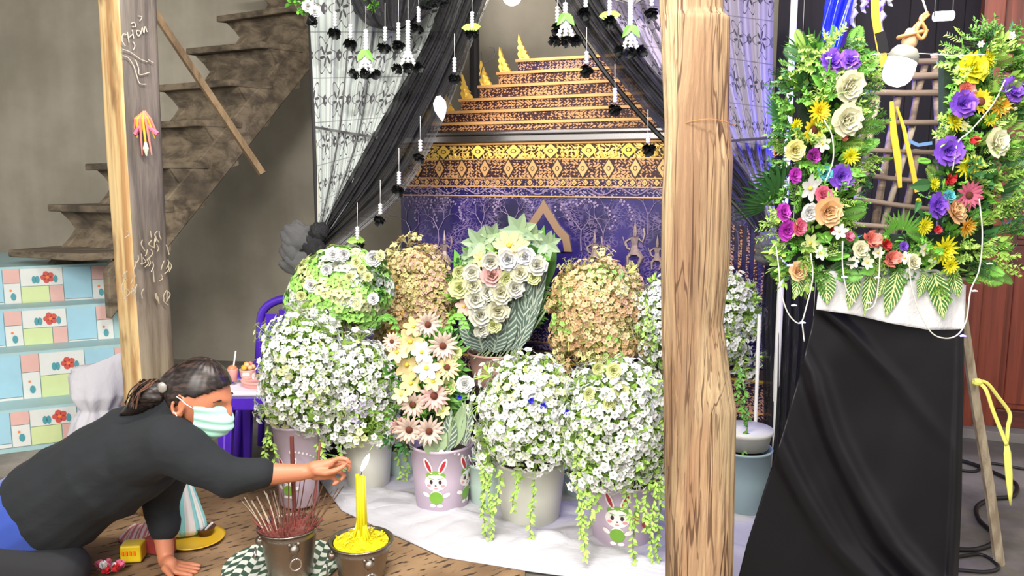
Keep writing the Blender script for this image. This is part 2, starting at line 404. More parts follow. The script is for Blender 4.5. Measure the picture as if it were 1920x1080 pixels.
# ------------------------------------------------------------------ timber posts
def ring_post(name, prof, Y, z0, z1, mats, n, rows, label, sect, ri=None):
    """prof: (py, left px, right px); the post stands at depth Y"""
    L_ = [(P(960, py, Y).z, P(a, py, Y).x) for py, a, b in prof][::-1]; R_ = [(P(960, py, Y).z, P(b, py, Y).x) for py, a, b in prof][::-1]
    mb = MB(); vs = []
    for i in range(rows + 1):
        z = z0 + (z1 - z0) * i / rows; xl = interp(L_, z); xr = interp(R_, z); cx = (xl + xr) / 2; hw = (xr - xl) / 2
        for j in range(n):
            a = 2 * PI * j / n; x, y, r = sect(a, z)
            vs.append((cx + x * hw * r, Y + y * hw * r, z))
    mb.add(vs, [(i * n + j, i * n + (j + 1) % n, (i + 1) * n + (j + 1) % n, (i + 1) * n + j) for i in range(rows) for j in range(n)])
    mb.add([], []); mb.f.append(tuple(range(n - 1, -1, -1))); mb.f.append(tuple(rows * n + j for j in range(n)))
    mb.m += [0, 0]; mb.uv += [[(0, 0)] * n] * 2
    if ri: mb.m = [ri(k % n) if k < rows * n else 0 for k in range(len(mb.f))]
    o = mb.build(name, mats, smooth=True); tag(o, label, 'post'); return o
def sec_big(a, z):
    x, y = math.cos(a), math.sin(a)
    g = noise.noise(V((x * 7, y * 7, z * 0.8))) * 0.03
    r1 = abs(noise.noise(V((x * 4.0, y * 4.0, z * 0.35 + 9)))); g -= 0.06 * max(0, 1 - r1 / 0.05)
    r2 = abs(noise.noise(V((x * 8.0 + 3, y * 8.0, z * 0.6)))); g -= 0.035 * max(0, 1 - r2 / 0.06)
    g += 0.012 * noise.noise(V((x * 3, y * 3, z * 5)))
    k = 1 / (abs(x) ** 2.6 + abs(y) ** 2.6) ** (1 / 2.6)
    return x * k, y * k * 0.95, 1 + g
YP = 2.25
big = ring_post('timber_post', [(-400, 1234, 1345), (0, 1238, 1352), (28, 1239, 1352), (34, 1240, 1364), (230, 1248, 1363), (300, 1247, 1370), (370, 1243, 1367), (500, 1241, 1363),
    (600, 1241, 1352), (690, 1244, 1364), (760, 1246, 1376), (900, 1248, 1373), (1080, 1250, 1370), (1250, 1250, 1372)], YP, 0.0, 3.08, M_post, 150, 260,
    'thick sun-bleached timber post with deep cracks in front of the altar', sec_big)
w = MB()
for zz in (P(1250, 232, YP).z,):
    w.tube([V((big.location.x + math.cos(a) * .093, YP + math.sin(a) * .093, zz + .006 * math.sin(3 * a))) for a in [PI * (1.02 + .96 * i / 24) for i in range(25)]], 0.0012, 5)
tag(w.build('binding_wire', M_brcord), 'thin rusty wire tied round the sun-bleached timber post', 'wire')
TH = 0.92
def sec_old(a, z):
    x, y = math.cos(a + 0.0), math.sin(a + 0.0); c, s_ = math.cos(TH), math.sin(TH)
    u, v = x * c + y * s_, -x * s_ + y * c
    k = 1 / (abs(u) ** 7 + abs(v) ** 7) ** (1 / 7)
    g = 0.02 * noise.noise(V((x * 3, y * 3, z * 2))) + 0.02 * noise.noise(V((x * 9, y * 9, z * 1)))
    return x * k * .76, y * k * .76, 1 + g
N2 = 72
def ri_old(j):
    a = 2 * PI * (j + .5) / N2; x, y = math.cos(a), math.sin(a); c, s_ = math.cos(TH), math.sin(TH); u, v = x * c + y * s_, -x * s_ + y * c
    return 1 if (u < 0 and abs(u) > abs(v)) else 0
YL = 3.0
left = ring_post('hewn_post', [(-300, 173, 282), (0, 186, 291), (300, 203, 303), (500, 217, 314), (700, 231, 326), (900, 240, 332)], YL, 0, 3.08, [M_oldpost, M_sap], N2, 150,
    'old squared timber post with a pale sapwood edge before the stairs', sec_old, ri_old)
def on_old(px, py, d=0.0):
    """point on the front face of the hewn post"""
    p = P(px, py, YL); c, s_ = 0.40, 0; n = V((math.sin(TH), -math.cos(TH), 0)); ce = V((P((186 + 291) / 2 + py * .0635, py, YL).x, YL, 0))
    hw = 0.105; f = ce + n * (hw * 0.76 + 0.004 + d); e = EYE; r = p - e
    t = (f - e).dot(n) / r.dot(n); return e + r * t
# chalk lettering and scribbles on the post
def chalk(strokes, nm='chalk_writing'):
    mb = MB()
    for st in strokes:
        pts = bez([on_old(a, b) for a, b in st], 5) if len(st) > 2 else [on_old(a, b) for a, b in st]
        mb.tube(pts, 0.0016, 5)
    o = mb.build(nm, M_chalk, left, world=False)
    for v_ in o.data.vertices: v_.co = v_.co - left.location
    return o
chalk([[(240, 66), (231, 64), (229, 76), (235, 86)], [(239, 60), (242, 80)], [(240, 72), (249, 64)], [(248, 56), (251, 72)], [(256, 62), (260, 68), (264, 60), (257, 57), (256, 62)],
       [(264, 64), (267, 52), (270, 62), (272, 50), (276, 60)], [(246, 44), (252, 42), (254, 50), (248, 50)], [(259, 30), (266, 32), (262, 40)], [(250, 78), (253, 86), (250, 94)]])
chalk([[(230, 92), (245, 98), (262, 110), (276, 116)], [(278, 112), (288, 118)], [(230, 104), (240, 108), (250, 122), (256, 140), (262, 156), (274, 158)], [(254, 112), (260, 128), (262, 140), (280, 136)]], 'chalk_scribble')
RR = random.Random(3); M_streak = mat('glossy_pale_streak', (158, 146, 124), 0.2)  # short pale glossy streaks scattered over the front face of the post
for k in range(44):
    a = RR.uniform(232, 318); b = RR.uniform(430, 560); gm = MB(); gm.tube(bez([on_old(a, b), on_old(a + RR.uniform(-6, 6), b + 8), on_old(a + RR.uniform(-8, 8), b + RR.uniform(12, 22))], 4), 0.002, 5)
    o = gm.build('drip_streak', M_streak, left, world=False)
    for v_ in o.data.vertices: v_.co = v_.co - left.location
# dried marigold and ribbon offering tied to the post
g0 = on_old(276, 240)
og = thing('flower_offering', g0, 'dried orange flower garland with pink ribbons hanging on the hewn post', 'garland')
FAC = V((0.2, -1, 0))
# ------------------------------------------------------------------ flower and leaf meshes (shared)
def petal(mb, ang, r0, L, W, e0, e1, cup=0.0, z0=0.0, shape=None, n=3, wave=0.0, mi=0):
    """one petal growing outward at angle ang; e0, e1 elevation (rad) at root and tip"""
    ca, sa = math.cos(ang), math.sin(ang); r, z = r0, z0; vs = []; ph = R.uniform(0, 6)
    for i in range(n + 1):
        t = i / n; w = W * (shape(t) if shape else math.sin(PI * (0.12 + 0.80 * t)) ** 0.7)
        for k in (-1, 0, 1):
            zz = z + (cup * W if k else 0) + wave * W * math.sin(ph + 5 * t + 2 * k)
            x = r; y = k * w; vs.append((x * ca - y * sa, x * sa + y * ca, zz))
        e = e0 + (e1 - e0) * t; r += L / n * math.cos(e); z += L / n * math.sin(e)
    mb.add(vs, [(i * 3 + k, i * 3 + k + 1, i * 3 + k + 4, i * 3 + k + 3) for i in range(n) for k in (0, 1)], mi=mi)
def ring(mb, n, r0, L, W, e0, e1, ph=0.0, **k):
    for i in range(n): petal(mb, 2 * PI * i / n + ph + R.uniform(-.06, .06), r0, L * R.uniform(.92, 1.05), W, e0, e1, **k)
sharp = lambda t: max(0.04, math.sin(PI * (0.10 + 0.86 * t)) ** 0.8)
FM = {}
def fm(kind, col):
    """mesh of one blossom of radius about 1, facing +Z"""
    key = (kind, col)
    if key in FM: return FM[key]
    mb = MB(); cen = None
    if kind == 'rose':
        for n, r0, L_, W, e0, e1 in ((5, .10, .95, .50, .15, .45), (5, .08, .80, .46, .5, .85), (5, .06, .66, .38, .85, 1.25), (4, .04, .55, .28, 1.2, 1.6), (3, .02, .5, .18, 1.4, 1.9)):
            ring(mb, n, r0, L_, W, e0, e1, ph=R.uniform(0, 6), cup=.25, shape=lambda t: [.45, .9, 1.1, .75][int(round(t * 3))], wave=.06)
    elif kind == 'ruffle':
        for n, r0, L_, W, e0, e1 in ((7, .10, .95, .36, .1, .5), (6, .08, .8, .34, .6, .9), (5, .05, .65, .28, 1.0, 1.3), (3, .02, .5, .2, 1.3, 1.6)):
            ring(mb, n, r0, L_, W, e0, e1, ph=R.uniform(0, 6), cup=.1, shape=lambda t: [.3, .8, 1.1, 1.0][int(round(t * 3))], wave=.35)
    elif kind == 'gerbera':
        ring(mb, 15, .16, .86, .13, .25, .0, shape=sharp, cup=-.2); ring(mb, 13, .14, .68, .12, .5, .25, ph=.2, shape=sharp, cup=-.2)
        c = MB(); c.ball((0, 0, .10), (.24, .24, .12), 10, 5); cen = c.mesh('gerbera_centre', M_fcent, True)
    elif kind == 'sunflower':
        ring(mb, 15, .26, .76, .15, .3, .05, shape=sharp); ring(mb, 13, .26, .62, .14, .6, .3, ph=.2, shape=sharp)
        c = MB(); c.ball((0, 0, .12), (.36, .36, .12), 12, 5); cen = c.mesh('sunflower_centre', M_fcent, True)
    elif kind == 'mum':
        for n, r0, L_, e in ((14, .12, .9, .15), (13, .10, .78, .5), (10, .08, .62, .85), (7, .05, .45, 1.25)): ring(mb, n, r0, L_, .11, e, e + .25, ph=R.uniform(0, 6), shape=sharp, cup=.2)
    elif kind == 'carnation':
        for k in range(34): petal(mb, R.uniform(0, 6.28), .05, R.uniform(.6, .95), .22, R.uniform(.2, 1.3), R.uniform(.4, 1.2), shape=lambda t: [.2, .6, 1., 1.2][int(round(t * 3))], wave=.4)
    elif kind == 'daisy':
        ring(mb, 6, .10, .9, .30, .2, .1, shape=lambda t: [.35, .9, .95, .35][int(round(t * 3))], cup=.15)
        c = MB(); c.ball((0, 0, .08), (.18, .18, .12), 8, 4); cen = c.mesh('flower_centre', M_ycent, True)
    elif kind == 'bud':
        ring(mb, 4, .08, 1.3, .42, 1.0, 1.9, cup=.2); ring(mb, 3, .04, 1.2, .35, 1.2, 1.8, cup=.2)
    me = mb.mesh(kind + '_petals', FC[col], True); FM[key] = (me, cen); return FM[key]
def flower(parent, kind, col, p, rad, d=FAC, name=None):
    me, cen = fm(kind, col)
    dd = V(d).normalized() + V((R.uniform(-.3, .3), R.uniform(-.1, .1), R.uniform(-.2, .35)))
    return place(name or {'rose': 'rose', 'ruffle': 'ruffled_blossom', 'gerbera': 'gerbera', 'sunflower': 'sunflower', 'mum': 'chrysanthemum', 'carnation': 'carnation', 'daisy': 'daisy', 'bud': 'flower_bud'}[kind],
                 me, parent, p, dd, rad, child=cen, childname='flower_centre')
def leaf_into(mb, base, tip, W, up, fold=.25, n=4, mi=0, droop=0.0, prof=None):
    base, tip = V(base), V(tip); ax = tip - base; L_ = ax.length; ax.normalize(); up = V(up); side = ax.cross(up)
    side = side.normalized() if side.length > 1e-5 else V((1, 0, 0)); nr = side.cross(ax).normalized(); vs = []; uv = []
    for i in range(n + 1):
        t = i / n; w = W * (prof(t) if prof else max(.03, math.sin(PI * (0.06 + .94 * t) ** .8)) if i < n else .02)
        for k in (-1, 0, 1):
            vs.append(base + ax * (L_ * t) + side * (w * k) + nr * ((fold * w if k else 0) - droop * L_ * t * t)); uv.append((t, .5 + .5 * k))
    mb.add(vs, [(i * 3 + k, i * 3 + k + 1, i * 3 + k + 4, i * 3 + k + 3) for i in range(n) for k in (0, 1)], uv, mi=mi)
def sprig_mesh(kind, seed, m=None, ms=None):
    """foliage sprig about 1 long growing along +Z"""
    r = random.Random(seed); mb = MB(); ms = ms or M_stem
    if kind == 'fern':
        sp = [V((0, .12 * t * t, t)) for t in [i / 9 for i in range(10)]]; mb.tube(sp, [.012] * 9 + [.004], 4, mi=1)
        for i in range(1, 20):
            t = i / 20; q = V((0, .12 * t * t, t)); l = .32 * math.sin(PI * (.15 + .8 * t))
            for s in (-1, 1): leaf_into(mb, q, q + V((s * l, .03, l * .55)), .03, (0, -1, 0), n=2)
    elif kind == 'boxwood':
        for b in range(5):
            a = r.uniform(0, 6.28); tip = V((math.cos(a) * .35, math.sin(a) * .35, r.uniform(.75, 1.0))) if b else V((0, 0, 1)); root = V((0, 0, .12 * b))
            mb.tube([root, root.lerp(tip, .5), tip], [.014, .01, .005], 4, mi=1)
            for i in range(9):
                q = root.lerp(tip, .15 + .85 * i / 8)
                for s in (0, 1):
                    an = i * 1.9 + s * PI + r.uniform(-.4, .4); d = V((math.cos(an), math.sin(an), .8)) * .13
                    leaf_into(mb, q, q + d, .038, (0, 0, 1), n=2)
    elif kind == 'palm':
        for i in range(11):
            a = (i - 5) * .2; d = V((math.sin(a), .1, math.cos(a))); leaf_into(mb, d * .2, d * r.uniform(.85, 1.05), .05, (0, -1, 0), n=4, fold=.4)
        mb.tube([(0, 0, 0), (0, 0, .3)], .02, 5, mi=1)
    elif kind == 'tuft':
        for i in range(16):
            a = r.uniform(0, 6.28); e = r.uniform(.2, .9); d = V((math.cos(a) * e, math.sin(a) * e, 1)).normalized(); q = d * r.uniform(.1, .5)
            leaf_into(mb, q, q + d * .35 + V((r.uniform(-.1, .1), r.uniform(-.1, .1), 0)), .09, (d.y, -d.x, .4), n=3)
    elif kind == 'filigree':
        for b in range(7):
            a = r.uniform(0, 6.28); tip = V((math.cos(a) * .4, math.sin(a) * .4, r.uniform(.7, 1.05))); mb.tube([(0, 0, 0), tip * .5 + V((0, 0, .08)), tip], [.012, .008, .004], 4, mi=1)
            for i in range(7):
                q = tip * (.4 + .6 * i / 6)
                for s in (-1, 1): an = a + s * 1.3 + r.uniform(-.5, .5); leaf_into(mb, q, q + V((math.cos(an), math.sin(an), .9)) * .11, .022, (0, 0, 1), n=2)
    return mb.mesh(kind + '_sprig', [m or M_leaf, ms], True)
SPR = {}
def spr(kind, m, seed=0):
    k = (kind, m.name, seed)
    if k not in SPR: SPR[k] = sprig_mesh(kind, hash(kind) % 7 * 0 + len(SPR) + seed, m)
    return SPR[k]
def blossom_sprig(col, seed, n=9, leafm=None, rr=.016, spread=.05):
    """a spray of small five-petalled blossoms, metres, growing along +Z"""
    r = random.Random(seed); mb = MB()
    for k in range(n):
        a = k * 2.4 + r.uniform(-.3, .3); q = math.sqrt((k + .5) / n) * spread; c = V((math.cos(a) * q, math.sin(a) * q, .055 + r.uniform(-.014, .012) - q * .45))
        d = (V((c.x, c.y, .06)) + V((r.uniform(-.02, .02), r.uniform(-.02, .02), 0))).normalized(); T = Matrix.Translation(c) @ facing(d, r.uniform(0, 6))
        mb.T = T; s_ = rr * r.uniform(.75, 1.1)
        for i in range(5):
            an = i * 2 * PI / 5; ca, sa = math.cos(an), math.sin(an)
            f = lambda x, y, z: (x * ca - y * sa, x * sa + y * ca, z)
            mb.add([f(.1 * s_, 0, 0), f(.55 * s_, -.42 * s_, .16 * s_), f(1.0 * s_, 0, .10 * s_), f(.55 * s_, .42 * s_, .16 * s_)], [(0, 1, 2, 3)], mi=0)
        mb.T = None; mb.tube([(0, 0, 0), c * .5 + V((0, 0, .008)), c], .0009, 3, cap=False, mi=1)
    for k in range(5):
        a = r.uniform(0, 6.28); q = V((math.cos(a) * spread * .6, math.sin(a) * spread * .6, r.uniform(.0, .035))); leaf_into(mb, q * .3, q + V((math.cos(a) * .02, math.sin(a) * .02, .01)), .007, (0, 0, 1), n=2, mi=1)
    return mb.mesh('blossom_sprig', [FC[col] if isinstance(col, str) else col, leafm or M_leafl])

# dried offering on the post (uses the petals above)
for k in range(7):
    mb = MB(); a = (k - 3) * .35; t = V((math.sin(a) * .05, -.015, -.05 * math.cos(a) - (.05 if abs(k - 3) < 2 else 0)))
    mb.tube([g0 + V((0, -.012, .055)), g0 + V((t.x * .6, -.03, .03)), g0 + t], [.007, .006, .002], 6); mb.build('dried_petal', FC['orange'] if k % 2 else FC['coral'], og)
for s in (-1, 1):
    mb = MB(); mb.tube([g0 + V((0, -.02, .03)), g0 + V((s * .02, -.025, 0)), g0 + V((s * .04 + .005, -.02, -.022))], [.003, .006, .009], 6); mb.build('ribbon', FC['pink'], og)
mb = MB(); mb.tube([g0 + V((0, -.02, -.05)), g0 + V((.002, -.025, -.075)), g0 + V((0, -.02, -.10))], [.004, .01, .002], 6); mb.build('jasmine_tassel', FC['cream'], og)

# ------------------------------------------------------------------ tiled concrete steps
tdir = V((0.9, 0.43, 0)).normalized(); tn = V((-tdir.y, tdir.x, 0))
steps = thing('concrete_steps', V((-2.2, 3.7, 0)), None, None); steps['kind'] = 'structure'
SP = [(240, 745, 3.70), (229, 645, 3.86), (223, 567, 4.02), (201, 493, 4.18)]
zprev = 0.0
for i, (px, py, Y) in enumerate(SP):
    c = P(px, py, Y); z = c.z; c0 = V((c.x, c.y, 0)); Ls = 1.5; dep = .16 if i < 3 else .9; dep += 0.02
    zb = .075 if i == 0 else zprev - .02
    mb = MB(); f = lambda s, d, zz: c0 - tdir * s + tn * d + V((0, 0, zz))
    mb.hexa([f(Ls, 0, 0), f(0, 0, 0), f(0, dep, 0), f(Ls, dep, 0), f(Ls, 0, z), f(0, 0, z), f(0, dep, z), f(Ls, dep, z)])
    st = mb.build('step', M_tedge, steps)
    h = z - zb - .016; s = .012 + (0.0, .05, .02, .09)[i]; z0 = zb + .006; q = 0
    def tile(s0, s1, za, zc, m):
        mb = MB(); s0 = max(s0, 0.004)
        if s1 - s0 < .012: return
        mb.hexa([f(s1 - .002, -.006, za), f(s0 + .002, -.006, za), f(s0 + .002, .002, za), f(s1 - .002, .002, za), f(s1 - .002, -.006, zc - .003), f(s0 + .002, -.006, zc - .003), f(s0 + .002, .002, zc - .003), f(s1 - .002, .002, zc - .003)])
        mb.build('tile', m, st)
    fl = MB()
    def disc(mb, sc, zc, r, mi, k=8, ry=None):
        mb.add([f(sc + r * math.cos(2 * PI * j / k), -.0075 - .0004 * mi, zc + (ry or r) * math.sin(2 * PI * j / k)) for j in range(k)], [tuple(range(k))], mi=mi)
    s -= .1 * (i % 2)
    while s < Ls - .3:
        # from right to left: pink-over-white column, tall blue, flower column over green and pink
        a = s; b = s + .075; tile(a, b, z0 + h * .62, z0 + h, M_tpink); tile(a, b, z0, z0 + h * .62, M_twhite)
        if a > 0: disc(fl, a + .035, z0 + h * .25, .012, 2, ry=.02); disc(fl, a + .045, z0 + h * .42, .006, 1)
        a = b; b = a + .13; tile(a, b, z0 + h * .12, z0 + h, M_tblue); tile(a, b, z0, z0 + h * .12, M_twhite)
        a = b; b = a + .19; tile(a, b, z0 + h * .52, z0 + h, M_twhite)
        tile(a + .065, b, z0 + .0, z0 + h * .52, M_tgreen if True else 0); tile(a, a + .065, z0, z0 + h * .52, M_tpink)
        if a > -.05:
            cs, cz = a + .07, z0 + h * .74
            for k in range(5): disc(fl, cs + .018 * math.cos(k * 1.256), cz + .018 * math.sin(k * 1.256), .014, 0)
            disc(fl, cs, cz, .008, 1)
            for dx in (.045, .06, -.035): disc(fl, cs + dx, cz - .01, .010, 2, ry=.02)
        s = b
    fl.build('printed_flower', [M_red, M_orange, M_teal], st)
    zprev = z
mb = MB(); c0 = V((P(262, 800, 3.66).x, 3.66, 0)); f = lambda s, d, zz: c0 - tdir * s + tn * d + V((0, 0, zz))
mb.hexa([f(1.6, -.10, 0), f(0, -.10, 0), f(0, .1, 0), f(1.6, .1, 0), f(1.6, -.10, .055), f(0, -.10, .055), f(0, .1, .055), f(1.6, .1, .055)]); mb.build('plinth', M_floor, steps)

# ------------------------------------------------------------------ wooden stair
S0 = P(14, 466, 4.10); S6 = P(405, 28, 4.98); NST = 7
run = (S6 - S0) / 6; wdir = V((0.88, -0.47, 0)).normalized(); wl_ = 0.60
stair = thing('wooden_staircase', V((S0.x, S0.y, 0)), 'dark weathered wooden staircase climbing from the tiled steps', 'staircase')
rh = V((run.x, run.y, 0)); rl = rh.length; ru = rh.normalized()
for i in range(NST + 1):
    a = S0 + run * i; e = R.uniform(-.008, .008)
    mb = MB(); p = [a + V((0, 0, e)), a + wdir * wl_, a + wdir * (wl_ + .02) + rh * 1.25, a + rh * 1.25]
    mb.hexa([q - V((0, 0, .036)) for q in p] + p); o = mb.build('tread', M_stair, stair); bv = o.modifiers.new('b', 'BEVEL'); bv.width = .006; bv.segments = 2
    if i:
        # riser board between the treads, its ends carved to a waist
        h = run.z - .036; b = V((a.x, a.y, a.z - run.z)); sec = [(0, .015), (.25, .05), (.5, .085), (.75, .05), (1, .012)]; mb = MB(); vs = []
        for t, ins in sec:
            for q0 in (0, .026): vs += [b + ru * (.05 + .03 * math.sin(PI * t) + q0) + wdir * ins + V((0, 0, h * t)), b + ru * (.05 + .03 * math.sin(PI * t) + q0) + wdir * (wl_ - .01) + V((0, 0, h * t))]
        fs = [(0, 1, 3, 2), (16, 18, 19, 17)]
        for k in range(4): q = k * 4; fs += [(q, q + 4, q + 5, q + 1), (q + 2, q + 3, q + 7, q + 6), (q, q + 2, q + 6, q + 4), (q + 1, q + 5, q + 7, q + 3)]
        mb.add(vs, fs); mb.build('riser_board', M_stair, stair)
for s in (0.10, wl_ - .035):
    mb = MB(); a = S0 + wdir * s + rh * .75 - V((0, 0, .05)) - run * 0.2; b = S0 + wdir * s + rh * .75 - V((0, 0, .05)) + run * (NST + .3); dn = V((0, 0, -.24)); wq = wdir * .045
    mb.hexa([a + dn, a + dn + wq, b + dn + wq, b + dn, a, a + wq, b + wq, b]); o = mb.build('stringer', M_stair, stair); bv = o.modifiers.new('b', 'BEVEL'); bv.width = .006
    for i in range(1, NST + 1):
        a = S0 + run * i + wdir * s - V((0, 0, .036)); mb = MB(); wq = wdir * .04
        p = [a + rh * .25, a + rh * 1.2, a + rh * 1.15 - V((0, 0, run.z * .9)), a + rh * .95 - V((0, 0, run.z * .95))]
        mb.hexa([p[3], p[2], p[2] + wq, p[3] + wq, p[0], p[1], p[1] + wq, p[0] + wq]); mb.build('bracket', M_stair, stair)
mb = MB(); a = P(286, 18, 3.95); b = P(492, 326, 4.0); dr = (b - a).normalized(); 
mb.tube([a - dr * .25, a, b], .021, 4, upv=(0, 1, .3)); o = mb.build('leaning_batten', M_stick); tag(o, 'long brown batten leaning diagonally across the wooden staircase', 'batten')
# ------------------------------------------------------------------ coffin (altar chest) in its own frame: s along the front, d back, z up
C0 = P(752, 400, 4.32); C0.z = 0; C1 = P(1446, 400, 3.60); C1.z = 0
cd = (C1 - C0).normalized(); CW = (C1 - C0).length; ca_ = math.atan2(cd.y, cd.x)
coffin = thing('coffin', C0, 'tall gilded coffin with stepped lid and purple painted front behind the flower buckets', 'coffin', rot=ca_)
cn = V((-cd.y, cd.x, 0))
def on_cof(px, py, d=0.0):
    """(s, z) on the plane of the front, d metres proud"""
    ray = P(px, py, 4) - EYE; o = C0 - cn * d; t = (o - EYE).dot(cn) / ray.dot(cn); h = EYE + ray * t
    return (h - C0).dot(cd), h.z
def swirl(nt, x, z, sc):
    a = x * sc; b = z * sc
    w1 = nse(nt, vec(nt, x * (sc * .35), z * (sc * .35), 0.0), 1.0, 2)
    f1 = sin(a + 2.2 * sin(b * 1.1 + 1.0) + w1 * 5.0) * sin(b * 1.3 + 2.0 * sin(a * .9) + w1 * 3.0)
    return f1
def gilt(name, ground, gold, sc, thr=.12, metal=.6):
    def f(nt):
        x, y, z = coords(nt); m = ss(swirl(nt, x, z, sc), thr - .08, thr + .08); return mixc(nt, m, ground, gold)
    return mat(name, rough=.38, color=f, metal=metal, bump=lambda nt: (lambda c: ss(swirl(nt, c[0], c[2], sc), thr - .08, thr + .08))(coords(nt)), bstr=.4, bdist=.002)
G1 = gilt('gilt_scrolls_on_maroon', (58, 30, 38), (204, 152, 104), 150, .10, .35); G2 = gilt('gilt_scrolls_on_violet', (44, 28, 60), (190, 146, 120), 165, .10, .35)
G3 = gilt('fine_gilt_on_indigo', (26, 20, 84), (150, 130, 150), 150, .35, .2); G4 = gilt('dense_gold_scrolls', (70, 42, 20), (246, 208, 122), 130, -.05, .5)
def c_indigo(nt):
    x, y, z = coords(nt); base = mixc(nt, ss(nse(nt, vec(nt, x, y, z), 3.0, 4), .35, .65), (20, 14, 54), (40, 28, 104))
    v = vor(nt, vec(nt, x * 55.0 + 2.0 * sin(z * 40.0), 0.0, z * 55.0), 1.0); k = mth('LESS_THAN', v, .09) * ss(nse(nt, vec(nt, x, y, z), 7.0, 3), .42, .6)
    return mixc(nt, k * .65, base, (130, 110, 150))
M_gold = mat('bright_gold_leaf', (252, 208, 96), 0.35, 0.6, bump=lambda nt: nse(nt, None, 120, 3), bstr=.3)
M_gold2 = mat('rose_gold_leaf', (226, 172, 112), 0.38, 0.5); M_pale = mat('pale_mother_of_pearl_inlay', (150, 130, 168), .35, .2)
M_dkline = mat('dark_brown_line', (48, 26, 24), .5); M_indigo = mat('indigo_lacquer', (32, 24, 120), .3, color=c_indigo, coat=.3)
M_dkwood = mat('dark_trim_wood', (60, 46, 40), .5)
def cbox(name, s0, s1, z0, z1, d0, d1, m, lab=None, par=None):
    mb = MB(); mb.box(((s0 + s1) / 2, (d0 + d1) / 2, (z0 + z1) / 2), (s1 - s0, d1 - d0, z1 - z0)); o = mb.build(name, m, par or coffin, world=False)
    if lab: o['label'] = lab
    return o
DEP = .60; zt = P(960, 250, 4.05).z
zr0, zr1 = on_cof(1000, 268)[1], on_cof(1000, 245)[1]
zg0 = on_cof(1000, 298)[1]; zd0 = on_cof(1000, 334)[1]; zs0 = on_cof(1000, 350)[1]; zw0 = on_cof(1000, 368)[1]; zp0 = on_cof(1000, 548)[1]; zq0 = on_cof(1000, 610)[1]; zl0 = on_cof(1000, 640)[1]
cbox('chest', 0, CW, zl0, zr0, 0, DEP, M_indigo)
# tiers of the lid
zt0 = zr1; tb = [on_cof(a, b)[1] for a, b in ((990, 226), (1000, 202), (1010, 177), (1020, 150), (1035, 123), (1050, 97))]
for i, (px, zb) in enumerate(zip((808, 838, 872, 908, 944, 982), tb)):
    s0 = .13 + .095 * i; s1 = CW - .13 - .095 * i; d0 = .03 + .03 * i; z0 = tb[i - 1] if i else zt0; z1 = zb
    t = cbox('lid_tier', s0, s1, z0, z1, d0, DEP - d0, (G1, G2)[i % 2] if i > 3 else G1)
    cbox('tier_edge', s0 - .01, s1 + .01, z1 - .012, z1 + .002, d0 - .012, DEP - d0 + .01, M_gold2, par=t)
    cbox('tier_edge', s0 - .004, s1 + .004, z0, z0 + .008, d0 - .005, DEP - d0 + .005, M_dkline, par=t)
    # flame finials on the corners
    for sx in (s0 + .01, s1 - .01):
        mb = MB(); sg = 1 if sx < CW / 2 else -1
        out = [(0, 0), (.055, 0), (.05, .015), (.035, .03), (.04, .038), (.024, .05), (.026, .06), (.012, .075), (.010, .085), (-.006, .128), (-.010, .09), (-.004, .075), (-.014, .06), (-.004, .045), (-.012, .03), (-.006, .015)]
        mb.prism([(sx + sg * a, z1 + b) for a, b in out], lambda a, b, d: (a, d, b), d0 - .004, d0 + .018)
        mb.ball((sx + sg * .018, d0 - .006, z1 + .02), (.012, .004, .014), 8, 4); mb.ball((sx + sg * .010, d0 - .006, z1 + .045), (.008, .004, .011), 8, 4)
        mb.build('flame_finial', M_gold, t, world=False, smooth=False)
# rail
for z0, z1, d, m, n in ((zr1 - .018, zr1, .06, M_steel, 'rail'), (zr0 + .006, zr1 - .02, .045, M_steel, 'rail'), (zr0 - .008, zr0 + .004, .03, M_gold2, 'moulding')):
    mb = MB(); mb.box((CW / 2, DEP / 2, (z0 + z1) / 2), (CW + 2 * d - .02, DEP + 2 * d - .02, z1 - z0)); o = mb.build(n, m, coffin, world=False); bv = o.modifiers.new('b', 'BEVEL'); bv.width = .005; bv.segments = 3
band = {}
for nm, z0, z1, m in (('gold', zg0, zr0, G4), ('diamond', zd0, zg0, G1), ('small', zs0, zd0, G2), ('wave', zw0, zs0, G3), ('lower', zp0 * .42 + zq0 * .58, zp0, G2), ('foot', zl0, zq0, G3)):
    band[nm] = cbox('ornament_band', -.004, CW + .004, z0 + .002, z1 - .002, -.006, .02, m); cbox('gilt_line', -.005, CW + .005, z0 - .003, z0 + .003, -.010, .02, M_gold2, par=band[nm])
def dia(par, s, z, w, h, m, d=.012):
    mb = MB(); mb.prism([(s - w * 1.28, z), (s, z - h * 1.28), (s + w * 1.28, z), (s, z + h * 1.28)], lambda a, b, dd: (a, dd, b), -d + .002, -.004, mi=1)
    mb.prism([(s - w, z), (s, z - h), (s + w, z), (s, z + h)], lambda a, b, dd: (a, dd, b), -d, -.004, mi=0)
    mb.prism([(s + w * .4 * math.cos(k * PI / 4), z + h * .3 * math.sin(k * PI / 4)) for k in range(8)], lambda a, b, dd: (a, dd, b), -d - .001, -.004, mi=1)
    mb.prism([(s + w * .25 * math.cos(k * PI / 4), z + h * .2 * math.sin(k * PI / 4)) for k in range(8)], lambda a, b, dd: (a, dd, b), -d - .002, -.004, mi=0)
    mb.build('diamond_ornament', [m, M_dkline], par, world=False)
zm = (zg0 + zr0) / 2; s_ = .07
